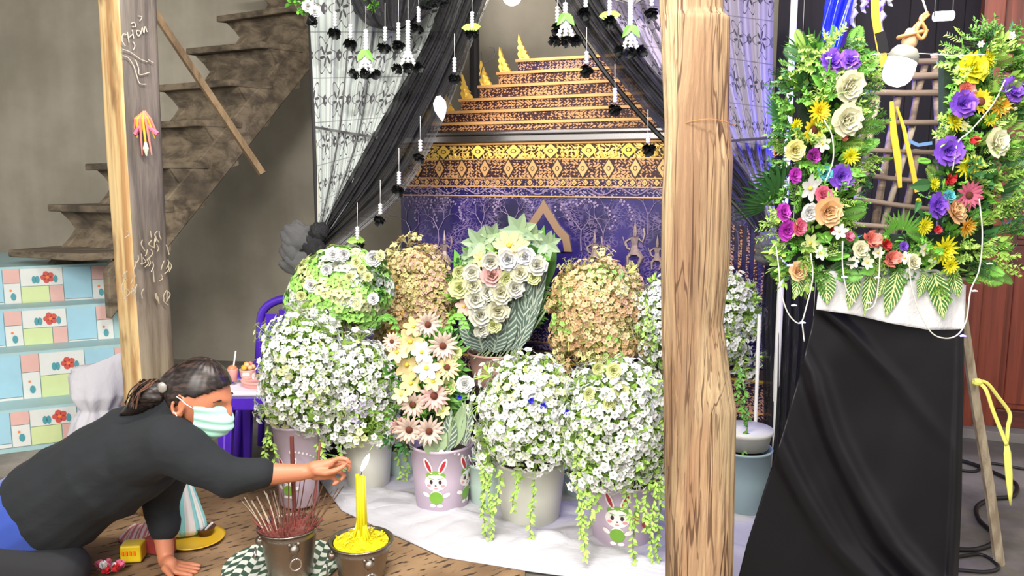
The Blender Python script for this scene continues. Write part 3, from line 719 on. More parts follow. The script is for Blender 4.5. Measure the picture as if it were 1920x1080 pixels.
while s_ < CW - .03:
    dia(band['gold'], s_, zm, .040, .036, M_gold)
    mb = MB()
    for sg in (-1, 1):
        mb = MB()
        for k in (.045, .075): mb.tube([(s_ + sg * (k + .016 * math.cos(t * .5)), -.008, zm - .012 + .03 * math.sin(t * .5) * (1 if k < .05 else -.7)) for t in range(9)], .0032, 5)
        mb.ball((s_ + sg * .062, -.008, zm - .02), (.010, .004, .012), 8, 4); mb.build('gilt_scroll', M_gold, band['gold'], world=False)
    s_ += .196
s_ = .11; zm = (zd0 + zg0) / 2
while s_ < CW - .02: dia(band['diamond'], s_, zm, .027, .043, M_gold2); s_ += .13
s_ = .05; zm = (zs0 + zd0) / 2
while s_ < CW: dia(band['small'], s_, zm, .014, .016, M_gold2); s_ += .058
s_ = .10; zm = (zp0 * .42 + zq0 * .58 + zp0) / 2
while s_ < CW: dia(band['lower'], s_, zm, .03, .034, M_pale); s_ += .14
mb = MB(); mb.tube([(CW * k / 240, -.012, (zw0 + zs0) / 2 + .016 * math.sin(k * .30) + .002) for k in range(241)], .0035, 5)
for k in range(26): mb.tube([(CW * (k + .5) / 26 + .016 * math.cos(t * .6), -.012, (zw0 + zs0) / 2 + .010 + .012 * math.sin(t * .6)) for t in range(9)], .002, 4)
mb.build('scalloped_vine', M_pale, coffin, world=False)
M_arch = mat('dull_gold', (150, 120, 96), .45, .3)
# trees, arch and dancing figures in relief on the indigo field
def tree(s, z, h, seed, m=None):
    r = random.Random(seed); mb = MB()
    def br(x, y, a, l, w, dpt):
        x1 = x + math.sin(a) * l; y1 = y + math.cos(a) * l; mx = (x + x1) / 2 + r.uniform(-.1, .1) * l
        mb.tube([(x, -.004, y), (mx, -.005, (y + y1) / 2), (x1, -.004, y1)], [w, w * .85, w * .7], 4)
        if dpt:
            for da in (r.uniform(-.75, -.35), r.uniform(.3, .75)): br(x1, y1, a + da, l * r.uniform(.62, .8), w * .68, dpt - 1)
        else: mb.prism([(x1 + .006 * math.cos(k * 1.256), y1 + .006 * math.sin(k * 1.256)) for k in range(5)], lambda q, b, d: (q, d, b), -.005, -.001)
    br(s, z, r.uniform(-.15, .15), h * .36, .0038, 5); mb.build('inlaid_tree', m or M_pale, coffin, world=False)
for k, (px, py, h) in enumerate(((770, 470, .26), (820, 470, .30), (905, 452, .24), (965, 440, .2), (1090, 470, .28), (1130, 480, .30), (1215, 440, .26), (1300, 470, .3), (1385, 480, .3))):
    s, z = on_cof(px, py); tree(s, z, h, k + 5)
s, zt_ = on_cof(1020, 374); s, zb_ = on_cof(1020, 470); h = zt_ - zb_
def ogee(k): return [(s - .15 * k, zb_), (s - .135 * k, zb_ + h * .3 * k), (s - .085 * k, zb_ + h * .5 * k), (s - .055 * k, zb_ + h * .68 * k), (s - .022 * k, zb_ + h * .86 * k), (s, zb_ + h * k)]
for k, m, d, n in ((1.0, M_arch, .012, 'arch'), (.74, M_indigo, .0135, 'arch_recess')):
    l = ogee(k); mb = MB(); mb.prism(l + [(2 * s - a, b) for a, b in l[-2::-1]], lambda a, b, d_: (a, d_, b), -d, -.001); mb.build(n, m, coffin, world=False)
M_dance = mat('pale_gold_inlay', (158, 138, 136), .45, .3, var=.35, vscale=70)
def figure(px, py, k):
    s, z = on_cof(px, py); mb = MB(); f = lambda pts, w: mb.tube([(s + a * k, -.006, z + b * k) for a, b in pts], [w * k] * len(pts) if isinstance(w, float) else [q * k for q in w], 6, flat=1.0)
    f([(0, .08), (0, .10), (0, .14), (0, .19)], [.034, .030, .020, .030]); f([(0, .195), (0, .222), (0, .25), (0, .30)], [.010, .014, .010, .001]); f([(.02, .185), (.05, .16), (.062, .21), (.055, .25)], .007)
    f([(-.02, .185), (-.06, .16), (-.05, .12), (-.03, .11)], .007); f([(.01, .10), (.045, .06), (.02, 0)], [.022, .018, .009]); f([(-.01, .10), (-.045, .06), (-.045, 0)], [.014, .012, .007]); f([(-.06, .13), (-.08, .19)], .003)
    mb.build('dancer_relief', M_dance, coffin, world=False)
figure(1190, 500, .75); figure(1232, 505, .55); figure(1115, 500, .6); figure(835, 505, .7); figure(885, 505, .6); figure(1290, 500, .7); figure(1345, 500, .6)
# side field stripes at the right end
for k in range(7):
    cbox('inlay_stripe', CW - .24 + k * .035, CW - .225 + k * .035, zp0 + .01, zw0 - .12, -.008, .0, (G2, G1)[k % 2])
# ledges, plinth and stand
cbox('ledge', -.05, CW + .05, zl0 - .025, zl0, -.06, DEP + .05, M_indigo); cbox('ledge', -.07, CW + .07, zl0 - .07, zl0 - .03, -.09, DEP + .07, M_dkwood)
cbox('plinth', -.04, CW + .04, zl0 - .27, zl0 - .07, -.045, DEP, G2); cbox('gilt_line', -.05, CW + .05, zl0 - .095, zl0 - .082, -.05, DEP, M_gold); cbox('gilt_line', -.05, CW + .05, zl0 - .245, zl0 - .235, -.05, DEP, M_gold2)
cbox('base', .0, CW, 0.0, zl0 - .27, .0, DEP, M_dkwood)

# ------------------------------------------------------------------ canopy poles and curtains
def pole(px, Y, r, m, lab, name='canopy_pole', lean=0.0, z1=2.75):
    p = P(px, 200, Y); mb = MB(); mb.tube([(p.x + lean, Y, 0.0), (p.x, Y, 1.3), (p.x - lean, Y, z1)], r, 12); f = MB(); o = mb.build('pole', m); tag(o, lab, 'pole')
    o.name = name; return o
M_bpole = mat('black_wrapped_pole', (34, 32, 34), .5)
pole(588, 3.92, .013, M_bpole, 'black canopy pole at the left curtain'); pole(890, 4.93, .03, M_bpole, 'black canopy pole behind the left curtain near the wall')
pole(1480, 3.15, .013, M_plain_white, 'white metal canopy pole left of the flower frame')
mb = MB(); mb.tube([P(578, 0, 3.86) + V((0, 0, .1)), P(590, 120, 3.86), P(597, 330, 3.86), P(598, 440, 3.8)], .006, 6); tag(mb.build('canopy_strip', FC['ivory']), 'pale strip hanging beside the left lace curtain', 'strip')
mb = MB(); mb.tube([P(1380, 700, 3.3) * 0 + P(1424, 590, 3.05), P(1412, 910, 3.05)], .007, 8); q = P(1412, 910, 3.05); tag(mb.build('stand_leg', M_plain_white), 'thin white metal leg behind the sun-bleached timber post', 'pole')

def c_lace(nt, line=(58, 54, 60), ground=(164, 170, 166), alpha=False, nc=5.0, nr=8.0):
    u, v, w = coords(nt, 'UV')
    row = floorn(v * nr); x = u * nc + (row - floorn(row / 2.0) * 2.0) * .5; cx = fract(x) - .5; cy = (fract(v * nr) - .5)
    cy2 = cy * .85; r = mth('SQRT', cx * cx + cy2 * cy2); th = mth('ARCTAN2', cy2, cx)
    star = absn(r - (.30 + .085 * mth('COSINE', th * 6.0)));  l1 = mth('LESS_THAN', star, .014)
    fl = mth('LESS_THAN', r, .15 + .07 * mth('COSINE', th * 6.0 + 1.57)); hole = mth('GREATER_THAN', r, .045); l2 = fl * hole * mth('GREATER_THAN', absn(mth('SINE', th * 3.0)), .35)
    ex = fract(x + .5) - .5; r2 = mth('SQRT', ex * ex + cy2 * cy2); l3 = mth('LESS_THAN', r2, .10 + .035 * mth('COSINE', th * 5.0)) * mth('GREATER_THAN', r2, .03)
    rowline = mth('LESS_THAN', absn(absn(cy) - .5), .012)
    m = smin(smax(smax(l1, l2), smax(l3, rowline * .6)), 1.0)
    return mixc(nt, m, ground, line) if not alpha else m
M_lace = mat('white_lace_with_black_stars', rough=.9, color=c_lace, sheen=.3)
M_lace2 = mat('violet_lit_lace_with_black_stars', rough=.9, color=lambda nt: c_lace(nt, (34, 28, 48), (134, 126, 144), nc=8.0, nr=9.0), sheen=.3)  # darker copy of the white lace, violet lighting put into its colour
M_sheer = mat('black_sheer_voile', rough=.85, color=lambda nt: mixc(nt, ss(nse(nt, None, 14, 4), .5, .75), (14, 13, 16), (44, 41, 46)), alpha=lambda nt: (lambda c: .88 + .12 * ss(nse(nt, vec(nt, *c), 9, 3), .4, .6))(coords(nt)))
M_sheer2 = mat('grey_sheer_voile', rough=.9, color=lambda nt: c_lace(nt, (40, 38, 40), (128, 128, 128)), alpha=.72)
def curtain(name, m, Lc, Rc, Y0, Y1, folds, amp, label, cat='curtain', parent=None, nu=160, nv=70, belly=0.0, lift=0.0):
    """Lc, Rc: outline points (px, py) top to bottom; depth runs Y0 at the top to Y1 at the tie"""
    def along(c, t):
        k = t * (len(c) - 1); i = min(int(k), len(c) - 2); f = k - i; a, b = c[i], c[i + 1]; return (a[0] + (b[0] - a[0]) * f, a[1] + (b[1] - a[1]) * f)
    lc = [(p.x, p.y) for p in bez([(a, b, 0) for a, b in Lc], 8)]; rc = [(p.x, p.y) for p in bez([(a, b, 0) for a, b in Rc], 8)]
    ph = [R.uniform(0, 6) for _ in range(4)]
    def fn(u, v):
        a = along(lc, v); b = along(rc, v); px = a[0] + (b[0] - a[0]) * u; py = a[1] + (b[1] - a[1]) * u
        w = abs(b[0] - a[0]) / 300.0; Y = Y0 + (Y1 - Y0) * v
        k = math.sin(u * folds * 2 * PI + ph[0]) + .45 * math.sin(u * folds * 4.3 * PI + ph[1] + v * 2) + .3 * math.sin(u * folds * 7 * PI + ph[2])
        Y += amp * k * (.25 + .75 * min(1, w)) - belly * math.sin(PI * u) * math.sin(PI * min(1, v * 1.0))
        return P(px, py, Y)
    mb = MB(); mb.grid(fn, nu, nv); o = mb.build(name, m, parent, smooth=True)
    if parent is None: tag(o, label, cat)
    return o
lc = thing('lace_curtain', P(590, 465, 3.68), 'white star lace curtain tied back at the left of the altar with black sheer edge', 'curtain')
curtain('lace_panel', M_lace, [(572, -120), (582, 60), (591, 230), (598, 380), (590, 458)], [(925, -120), (868, 60), (790, 215), (715, 320), (604, 458)], 3.88, 3.68, 8, .020, None, parent=lc)
o = curtain('sheer_edge', M_sheer, [(862, -120), (806, 60), (712, 230), (645, 350), (586, 458)], [(948, -120), (890, 40), (830, 190), (745, 340), (608, 462)], 3.80, 3.66, 4, .030, None, parent=lc, nu=90); o['label'] = 'black sheer edge gathered in folds'
o = curtain('sheer_edge', M_sheer2, [(905, -120), (868, 50), (810, 210), (735, 345), (596, 462)], [(965, -120), (893, 60), (840, 205), (765, 350), (640, 466)], 3.90, 3.70, 4, .02, None, parent=lc, nu=70); o['label'] = 'grey sheer lace edge behind the black one'
for px0, px1, py1 in ((690, 600, 452), (760, 604, 455), (645, 596, 450)):
    mb = MB(); mb.tube(bez([P(px0 + 10, 60, 3.82), P((px0 * 1.6 + px1 * .4) / 2, 250, 3.76), P(px1, py1, 3.65)], 8), .004, 5); mb.build('fold_cord', M_bfab, lc)
def knot(cx, cy, Y, par, s=1.0):
    for k, (dx, dy, rx, rz) in enumerate(((-12, -8, .055, .05), (6, 4, .04, .055), (-8, 22, .06, .04), (14, -16, .03, .03), (-20, 6, .035, .05))):
        mb = MB(); c = P(cx + dx * s, cy + dy * s, Y - .03); sd = R.uniform(0, 9)
        mb.ball(c, (rx * s, .04, rz * s), 22, 16, fn=lambda p: p * (1 + .22 * noise.noise(p * 2.2 + V((sd, 0, 0))) + .10 * math.sin(9 * p.x + 7 * p.z + sd))); o = mb.build('knot_loop', M_sheer2 if k % 2 == 0 else M_sheer, par, smooth=True)
knot(576, 458, 3.60, lc, 1.45)
curtain('tail', M_sheer, [(566, 470), (560, 510), (566, 545), (568, 575)], [(612, 470), (610, 510), (600, 545), (588, 575)], 3.66, 3.64, 3, .015, None, parent=lc, nu=40, nv=20)
curtain('band', M_bpole, [(590, 236), (591, 241)], [(742, 262), (740, 267)], 3.74, 3.74, 2, .004, None, parent=lc, nu=30, nv=2)
rc = thing('lace_curtain', P(1448, 460, 3.25), 'violet-lit star lace curtain tied back at the right of the altar behind the timber post', 'curtain')
curtain('lace_panel', M_lace2, [(1030, -120), (1090, 10), (1240, 215), (1385, 360), (1440, 450)], [(1455, -120), (1450, 60), (1448, 240), (1452, 380), (1458, 450)], 3.52, 3.25, 9, .026, None, parent=rc)
o = curtain('sheer_edge', M_sheer, [(1000, -120), (1062, 20), (1225, 225), (1370, 368), (1436, 456)], [(1078, -120), (1140, 20), (1276, 190), (1400, 325), (1452, 450)], 3.46, 3.22, 3, .026, None, parent=rc, nu=90); o['label'] = 'black sheer edge gathered in folds'
mb = MB(); mb.tube(bez([P(1040, -10, 3.44), P(1130, 130, 3.42), P(1244, 262, 3.4), P(1375, 380, 3.3), P(1440, 458, 3.22)], 8), .010, 6); mb.build('rolled_hem', M_bfab, rc)
curtain('band', M_bpole, [(1368, 262), (1368, 267)], [(1470, 254), (1470, 259)], 3.33, 3.2, 2, .004, None, parent=rc, nu=30, nv=2)
knot(1450, 462, 3.2, rc, .9)
curtain('tail', M_sheer, [(1436, 470), (1428, 600), (1432, 760), (1425, 900), (1426, 1010)], [(1500, 470), (1510, 600), (1498, 760), (1490, 900), (1490, 1010)], 3.18, 3.1, 5, .03, None, parent=rc, nu=60, nv=40)
sw = curtain('swag', M_sheer, [(612, -130), (640, -40), (680, 40), (735, 58)], [(880, -130), (845, -40), (800, 30), (745, 58)], 3.72, 3.66, 4, .03, 'black lace swag hanging across the top of the left lace curtain', 'swag', nu=80, nv=30)
sw2 = curtain('swag', M_sheer2, [(1060, -130), (1085, -60), (1130, -10), (1180, 8)], [(1330, -130), (1300, -70), (1250, -20), (1195, 8)], 3.40, 3.36, 4, .03, 'grey lace swag hanging at the top beside the timber post', 'swag', nu=60, nv=20)

# ------------------------------------------------------------------ white garlands with black roses
ORD = ['first', 'second', 'third', 'fourth', 'fifth', 'sixth', 'seventh', 'eighth', 'ninth', 'tenth', 'eleventh', 'twelfth', 'thirteenth', 'fourteenth', 'fifteenth']
def garland(px, y0, y1, Y, lab, big=False, green=False, col='black'):
    t = thing('flower_garland', P(px, y0, Y), lab, 'garland', 'white garlands hanging from the canopy')
    a = P(px, y0 - 45, Y); b = P(px, y1, Y); n = max(4, int((P(px, y0, Y) - b).length / .011)); mb = MB(); top = P(px, y0, Y)
    mb.tube([a, top], .0012, 4); r = .010 if not big else .012
    for k in range(n): c = top.lerp(b, (k + .5) / n); mb.ball(c, (r, r, .0075), 7, 4)
    mb.build('bead_string', FC['white'], t, smooth=True)
    if big:
        for s in (-1, 0, 1):
            mb = MB(); q = b + V((s * .004, 0, .03)); e = b + V((s * .026, -.01, -.035))
            for k in range(5): mb.ball(q.lerp(e, k / 4), (.007 + .0012 * k, .007, .009), 7, 4)
            mb.build('tassel', FC['white'], t, smooth=True)
            flower(t, 'carnation', col, e + V((s * .012, -.004, -.014)), .036, (s * .5, -.7, -.6))
        if green:
            for s in (-1, 1): mb = MB(); leaf_into(mb, b + V((0, -.01, .05)), b + V((s * .035, -.02, .0)), .014, (0, -1, 0)); mb.build('leaf', M_leaf, t)
    else:
        flower(t, 'carnation', col, b + V((0, 0, -.016)), .042, (0, -.6, -.8))
        if green: mb = MB(); leaf_into(mb, b, b + V((.04, -.03, 0)), .018, (0, -1, 0)); leaf_into(mb, b, b + V((-.045, -.02, -.005)), .018, (0, -1, 0)); mb.build('leaf', M_leafl, t)
Ls = [(628, 22, 50), (657, 45, 72), (722, 50, 78), (747, 42, 76), (785, 12, 42), (885, 22, 52), (852, 108, 136)]
Ls.sort()
for i, (a, b, c) in enumerate(Ls): garland(a, b, c, 3.62, 'short white bead garland with a black rose, %s from the left under the swag' % ORD[i], green=(a == 885))
garland(686, 56, 116, 3.58, 'long white garland with three black roses below the left swag', True, True)
garland(765, 38, 105, 3.58, 'long white garland with three black roses right of the left swag middle', True)
for i, (a, b, c) in enumerate(((788, 262, 284), (748, 322, 346), (713, 382, 402), (670, 425, 450))): garland(a, b, c, 3.6, 'short white garland along the black curtain edge, %s one down from the coffin rail' % ORD[i], green=(i == 3))
mb = MB(); leaf_into(mb, P(822, 180, 3.6), P(830, 228, 3.6), .03, (0, -1, 0)); q = tag(mb.build('white_leaf', FC['white']), 'white leaf stuck on the black curtain edge above the coffin rail', 'leaf')
for i, (a, b, c) in enumerate(((1045, 12, 44), (1098, -15, 14), (1143, -15, 30), (1222, -15, 12))): garland(a, b, c, 3.3, 'short white garland with a black rose, %s from the left on the right canopy side' % ORD[i], green=(i == 2))
garland(1060, 5, 50, 3.28, 'white garland with green leaves before the coffin lid top', True, True); garland(1182, -10, 72, 3.26, 'long white garland with green leaves left of the timber post', True, True)
for i, (a, b, c) in enumerate(((1100, 96, 120), (1153, 165, 192), (1215, 250, 268))): garland(a, b, c, 3.28, 'short white garland along the right curtain edge, %s one down' % ORD[i])
cc = thing('flower_cluster', P(575, 20, 3.6), 'green and white flower cluster at the top of the left canopy pole', 'flowers')
for k in range(7): place('leaf_tuft', spr('tuft', M_leaf, k % 2), cc, P(570 + R.uniform(-16, 20), 12 + R.uniform(-14, 16), 3.6), (R.uniform(-.6, .6), -.8, R.uniform(-.5, .6)), .08)
for k, (a, b) in enumerate(((578, 12), (590, 22))): flower(cc, 'rose', 'white', P(a, b, 3.54), .026)
flower(cc, 'carnation', 'black', P(585, 40, 3.55), .035)
cc = thing('flower_cluster', P(700, 12, 3.55), 'green leafy flower cluster pinned on the black swag', 'flowers')
for k in range(4): place('leaf_tuft', spr('tuft', M_leaf, k % 2), cc, P(697 + R.uniform(-12, 12), 6 + R.uniform(-8, 8), 3.56), (R.uniform(-.6, .6), -.8, R.uniform(-.5, .6)), .06)
cc = thing('flower_cluster', P(810, 8, 3.55), 'black and green flower cluster at the right end of the black swag', 'flowers')
for k in range(6): flower(cc, 'carnation', 'black', P(795 + k * 8, 12 - k * 2, 3.55), .03)
for k in range(3): place('leaf_tuft', spr('tuft', M_leaf, k % 2), cc, P(805 + 10 * k, 4, 3.56), (0, -.8, .4), .05)
# ------------------------------------------------------------------ floor coverings and the flower bench
def fl(px, py, z=0.0):
    r = P(px, py, 3) - EYE; return EYE + r * ((z - EYE.z) / r.z)
def c_mat(nt):
    x, y, z = coords(nt)
    a = x * .8 + y * .6; b = y * .8 - x * .6
    n = nse(nt, vec(nt, a * 60.0, b * 9.0, 0.0), 1.0, 3, .6, .3); st = nse(nt, vec(nt, a * 14.0, b * 55.0, 0.0), 1.0, 3)
    c = mixc(nt, ss(nse(nt, vec(nt, x, y, 0.0), 3, 3), .35, .65), (112, 86, 60), (150, 120, 88))
    return mixc(nt, ss(st, .56, .64), c, (58, 42, 30))
M_mat = mat('woven_brown_mat', rough=.85, color=c_mat, bump=lambda nt: nse(nt, None, 90, 3), bstr=.3)
mb = MB(); q = [fl(60, 1075), fl(380, 880), fl(1000, 900), fl(960, 1240)]
mb.grid(lambda u, v: q[0].lerp(q[1], v).lerp(q[3].lerp(q[2], v), u) + V((-.25 * (1 - u) * (1 - v), -.25 * (1 - v), .007 + .004 * noise.noise(V((u * 9, v * 9, 0))))), 40, 30)
o = mb.build('woven_mat', M_mat, smooth=True); tag(o, 'brown woven floor mat under the offerings and the kneeling woman', 'mat'); so = o.modifiers.new('s', 'SOLIDIFY'); so.thickness = .005; so.offset = -1
def gcl(u, v):
    e0 = [(595, 900), (640, 962), (720, 1000), (830, 1050), (1000, 1078), (1250, 1110), (1440, 1120)]; e1 = [(600, 860), (700, 850), (820, 850), (960, 850), (1100, 850), (1300, 850), (1440, 850)]
    k = u * 6; i = min(int(k), 5); f = k - i
    a = V((e0[i][0] + (e0[i + 1][0] - e0[i][0]) * f, e0[i][1] + (e0[i + 1][1] - e0[i][1]) * f, 0)); b = V((e1[i][0] + (e1[i + 1][0] - e1[i][0]) * f, e1[i][1] + (e1[i + 1][1] - e1[i][1]) * f, 0))
    p = a.lerp(b, v); g = fl(p.x, p.y)
    h = .018 + .016 * abs(noise.noise(V((g.x * 4 + g.y * 3, g.y * 9 - g.x * 5, 0)))) + .012 * max(0, math.sin(g.x * 13 + g.y * 21)) ** 4
    edge = min(1, v * 7); return V((g.x, g.y, .012 + h * edge * (1 if v < .8 else .5)))
mb = MB(); mb.grid(gcl, 220, 90); o = mb.build('white_cloth', M_wfloor, smooth=True); tag(o, 'wrinkled white cloth spread on the floor under the front flower buckets', 'cloth')
so = o.modifiers.new('s', 'SOLIDIFY'); so.thickness = .004; so.offset = -1
sE = on_cof(1335, 600, .3)[0]
bench = MB(); F = lambda s, d, z: C0 + cd * s - cn * d + V((0, 0, z))
bench.hexa([F(-.30, .50, 0), F(sE, .50, 0), F(sE, .12, 0), F(-.30, .12, 0), F(-.30, .50, .30), F(sE, .50, .30), F(sE, .12, .30), F(-.30, .12, .30)])
tag(bench.build('flower_bench', M_bfab), 'low black-draped bench carrying the back row of flower buckets', 'bench')
mb = MB(); mb.box((-.66, 3.54, .15), (.34, .30, .30)); tag(mb.build('flower_stand', M_bfab), 'small black-draped stand under the violet-grey bucket', 'stand')
def Yrow(px, d):
    ray = P(px, 500, 4) - EYE; o = C0 - cn * d; return (EYE + ray * ((o - EYE).dot(cn) / ray.dot(cn))).y

# ------------------------------------------------------------------ buckets of artificial flowers
def bucket_into(root, c, r1, h, m, wall=.0035, taper=.82):
    mb = MB(); r0 = r1 * taper
    mb.lathe([(0, 0), (r0 * .96, 0), (r0, .004), (r0 + (r1 - r0) * .5, h * .5), (r1 - .001, h - .012), (r1 + .003, h - .010), (r1 + .0045, h - .004), (r1 + .003, h), (r1 - wall, h), (r1 - wall - .002, h - .02), (r1 - wall - .006, h * .80), (0, h * .80)], 48)
    mb.v = [tuple(V(p) + c) for p in mb.v]; mb.build('bucket', m, root, smooth=True)
    mb = MB(); mb.lathe([(0, h * .84), (r1 * .93, h * .83), (r1 * .93, h * .80)], 24); mb.v = [tuple(V(p) + c) for p in mb.v]; mb.build('foam_filling', M_soil, root)
M_pw = mat('printed_white', (240, 236, 232), .5); M_pg = mat('printed_green', (120, 170, 60), .5); M_pd = mat('printed_dark', (60, 40, 44), .5); M_ppk = mat('printed_pink', (236, 150, 160), .5); M_pred = mat('printed_red_ear', (178, 44, 56), .5)
def rabbit(root, c, r1, h, ang, k=1.0, flip=False, taper=.82):
    """the printed rabbit, following the curve of the bucket; ang is the bearing on its wall"""
    mb = MB(); r0 = r1 * taper
    def S(a, z, d): rr = r0 + (r1 - r0) * z / h + .0012 + d * .0003; t = ang + a / rr; return c + V((rr * math.cos(t), rr * math.sin(t), z))
    def ell(a, z, ra, rz, mi, d, rot=0, n=14):
        pts = [(a + k * (ra * math.cos(t) * math.cos(rot) - rz * math.sin(t) * math.sin(rot)), z + k * (ra * math.cos(t) * math.sin(rot) + rz * math.sin(t) * math.cos(rot))) for t in [2 * PI * j / n for j in range(n)]]
        mb.add([S(a, z, d)] + [S(p[0], p[1], d) for p in pts], [(0, 1 + j, 1 + (j + 1) % n) for j in range(n)], mi=mi)
    z0 = h * .46; f = -1 if flip else 1
    for s in (-1, 1): ell(s * .020 * k, z0 + .056 * k, .009, .024, 0, 0, -s * .45); ell(s * .020 * k, z0 + .056 * k, .005, .018, 4, 2, -s * .45)
    ell(0, z0 + .030 * k, .027, .012, 1, 1); ell(0, z0 + .010 * k, .031, .024, 0, 2); ell(0, z0 - .032 * k, .018, .020, 0, 1); ell(0, z0 - .034 * k, .019, .018, 1, 3)
    for s in (-1, 1):
        ell(s * .012 * k, z0 + .012 * k, .0042, .0062, 2, 5); ell(s * .019 * k, z0 + .001 * k, .006, .004, 3, 4); ell(s * .028 * k, z0 - .026 * k, .011, .006, 0, 4, s * .4); ell(s * .010 * k, z0 - .056 * k, .008, .005, 0, 4)
    ell(0, z0 + .002 * k, .003, .0018, 2, 5); ell(.0, z0 - .006 * k, .006, .0022, 3, 5)
    for j in range(8): ell(f * (.018 + .012 * j) * k, z0 + (.098 - .0006 * j * j * 1.3) * k, .0038 if j else .007, .0038 if j else .007, 0, 1, n=8)
    mb.build('rabbit_print', [M_pw, M_pg, M_pd, M_ppk, M_pred], root, world=True)
def radish(root, c, r1, h, ang, taper=.82):
    mb = MB(); r0 = r1 * taper
    def S(a, z, d): rr = r0 + (r1 - r0) * z / h + .0012 + d * .0003; t = ang + a / rr; return c + V((rr * math.cos(t), rr * math.sin(t), z))
    for a, z, ra, rz, mi in ((0, h * .55, .012, .017, 1), (0, h * .50, .010, .014, 0), (.006, h * .62, .004, .014, 2), (-.006, h * .62, .004, .012, 2)):
        n = 12; mb.add([S(a + ra * math.cos(2 * PI * j / n), z + rz * math.sin(2 * PI * j / n), mi) for j in range(n)], [tuple(range(n))], mi=mi)
    mb.build('radish_print', [M_ppk, M_red, M_pg], root)
VSP = {}
def spray(col, i, leafm=None, rr=.0155):
    k = (col, i, leafm.name if leafm else '', rr)
    if k not in VSP: VSP[k] = blossom_sprig(col, 31 * len(VSP) + i, 9, leafm, rr)
    return VSP[k]
def core_foliage(root, c, r, m, n=900, zmin=-.7, sz=.03, ms=None):
    """countless small leaves and stems inside the bunch"""
    mb = MB(); rr = random.Random(n + int(c.x * 100))
    for k in range(n):
        z = rr.uniform(zmin, 1); a = rr.uniform(0, 2 * PI); q = math.sqrt(max(0, 1 - z * z)); f = rr.uniform(.62, .97)
        p = V((q * math.cos(a) * r[0] * f, q * math.sin(a) * r[1] * f, z * r[2] * f)); d = V((q * math.cos(a), q * math.sin(a), z)) + V((rr.uniform(-.8, .8), rr.uniform(-.8, .8), rr.uniform(-.8, .8)))
        d.normalize(); leaf_into(mb, c + p, c + p + d * sz * rr.uniform(.7, 1.4), sz * .2, (d.y, -d.x, .5), n=2)
    o = mb.build('foliage', m, root); o['kind'] = 'stuff'; return o
def stems(root, c, top, bot, r, n, m, name='stem_bunch'):
    mb = MB(); rr = random.Random(n)
    for k in range(n):
        a = rr.uniform(0, 6.28); q = rr.uniform(0, 1) ** .5; b = bot + V((math.cos(a) * r * .5 * q, math.sin(a) * r * .5 * q, 0)); t = top + V((math.cos(a) * r * q, math.sin(a) * r * q, 0))
        mb.tube([b, b.lerp(t, .5), t], .0022, 5)
    o = mb.build(name, m, root); o['kind'] = 'stuff'
def dome(root, cx, cy, rx, ry, Y, pal, n=95, leaf=None, leafc=None, rr=.0155, seed=0, depth=.85, zmin=-.95, size=1.0):
    s = Y / FPX; c = P(cx, cy, Y); r = (rx * s - .03, rx * s * depth - .03, ry * s - .03); ran = random.Random(seed); n = int(n * 1.35); size *= 1.06
    core_foliage(root, c, r, leafc or M_leafl, n=int(n * 10), zmin=zmin - .05)
    for k in range(n):
        z = 1 - (k + .5) / n * (1 - zmin); q = math.sqrt(max(0, 1 - z * z)) if z > 0 else 1 - .12 * z * z; a = k * 2.39996 + ran.uniform(-.15, .15)
        dn = V((q * math.cos(a), q * math.sin(a), z)); f = (ran.uniform(.84, 1.12) if k % 6 else ran.uniform(1.12, 1.32)) * (1 + .20 * noise.noise(V((dn.x * 1.7 + seed * 3.1, dn.y * 1.7, dn.z * 1.7)))); p = c + V((dn.x * r[0] * f, dn.y * r[1] * f, dn.z * r[2] * f)) - dn * .02
        col = ran.choices([a_ for a_, b_ in pal], [b_ for a_, b_ in pal])[0]
        d = V((dn.x / r[0], dn.y / r[1], dn.z / r[2])).normalized() + V((ran.uniform(-.35, .35), ran.uniform(-.35, .35), ran.uniform(-.3, .3)))
        if col.startswith('leaf'):
            place('leaf_tuft', spr('tuft', M_leafl if col == 'leafl' else M_leaf, k % 3), root, p - dn * .01, d, .06 * size)
        else: place('blossom_sprig', spray(col, k % 4, leaf, rr), root, p, d, ran.uniform(.85, 1.15) * size)
    return c, r
def vine(root, px, y0, y1, Y, m=None, seed=0, dx=0):
    ran = random.Random(seed + px); mb = MB(); pts = [P(px + dx * t + 4 * math.sin(5 * t + seed), y0 + (y1 - y0) * t, Y - .02 * t) for t in [i / 16 for i in range(17)]]; mb.tube(pts, .0012, 4, mi=1)
    n = int((y1 - y0) / 3.2)
    for k in range(n):
        t = k / n; q = pts[int(t * 16)].lerp(pts[min(16, int(t * 16) + 1)], t * 16 % 1); a = ran.uniform(0, 6.28); leaf_into(mb, q, q + V((math.cos(a) * .018, math.sin(a) * .016, -.012)), .0055, (0, -1, .2), n=2)
    mb.build('trailing_vine', [m or M_leafl, M_stem], root)

# front row, standing on the white cloth
def setting(px, Y, r1, h, z0=.02): c = P(px, 900, Y); return V((c.x, Y, z0)), r1, h
WH = [('blossomwhite', 8), ('white', 2), ('mint', 1), ('leafl', 1.6)]
# F
Y = 3.02; c = V((P(558, 850, Y).x, Y, .022)); r1 = .092; h = P(558, 790, Y).z - .022
f = thing('flower_bucket', c, 'lilac rabbit-print bucket of white and green blossoms, leftmost in the front row', 'flower bucket'); bucket_into(f, c, r1, h, M_lilac_pl)
rabbit(f, c, r1, h * .78, -PI / 2 - .22, 1.2); dome(f, 568, 697, 86, 112, Y, WH + [('palegreen', 2.5), ('leafl', 1)], 100, seed=1, size=.95)
for a in ((500, 800, 900), (512, 815, 880), (592, 830, 895), (605, 820, 880)): vine(f, *a, Y - .10, seed=a[1])
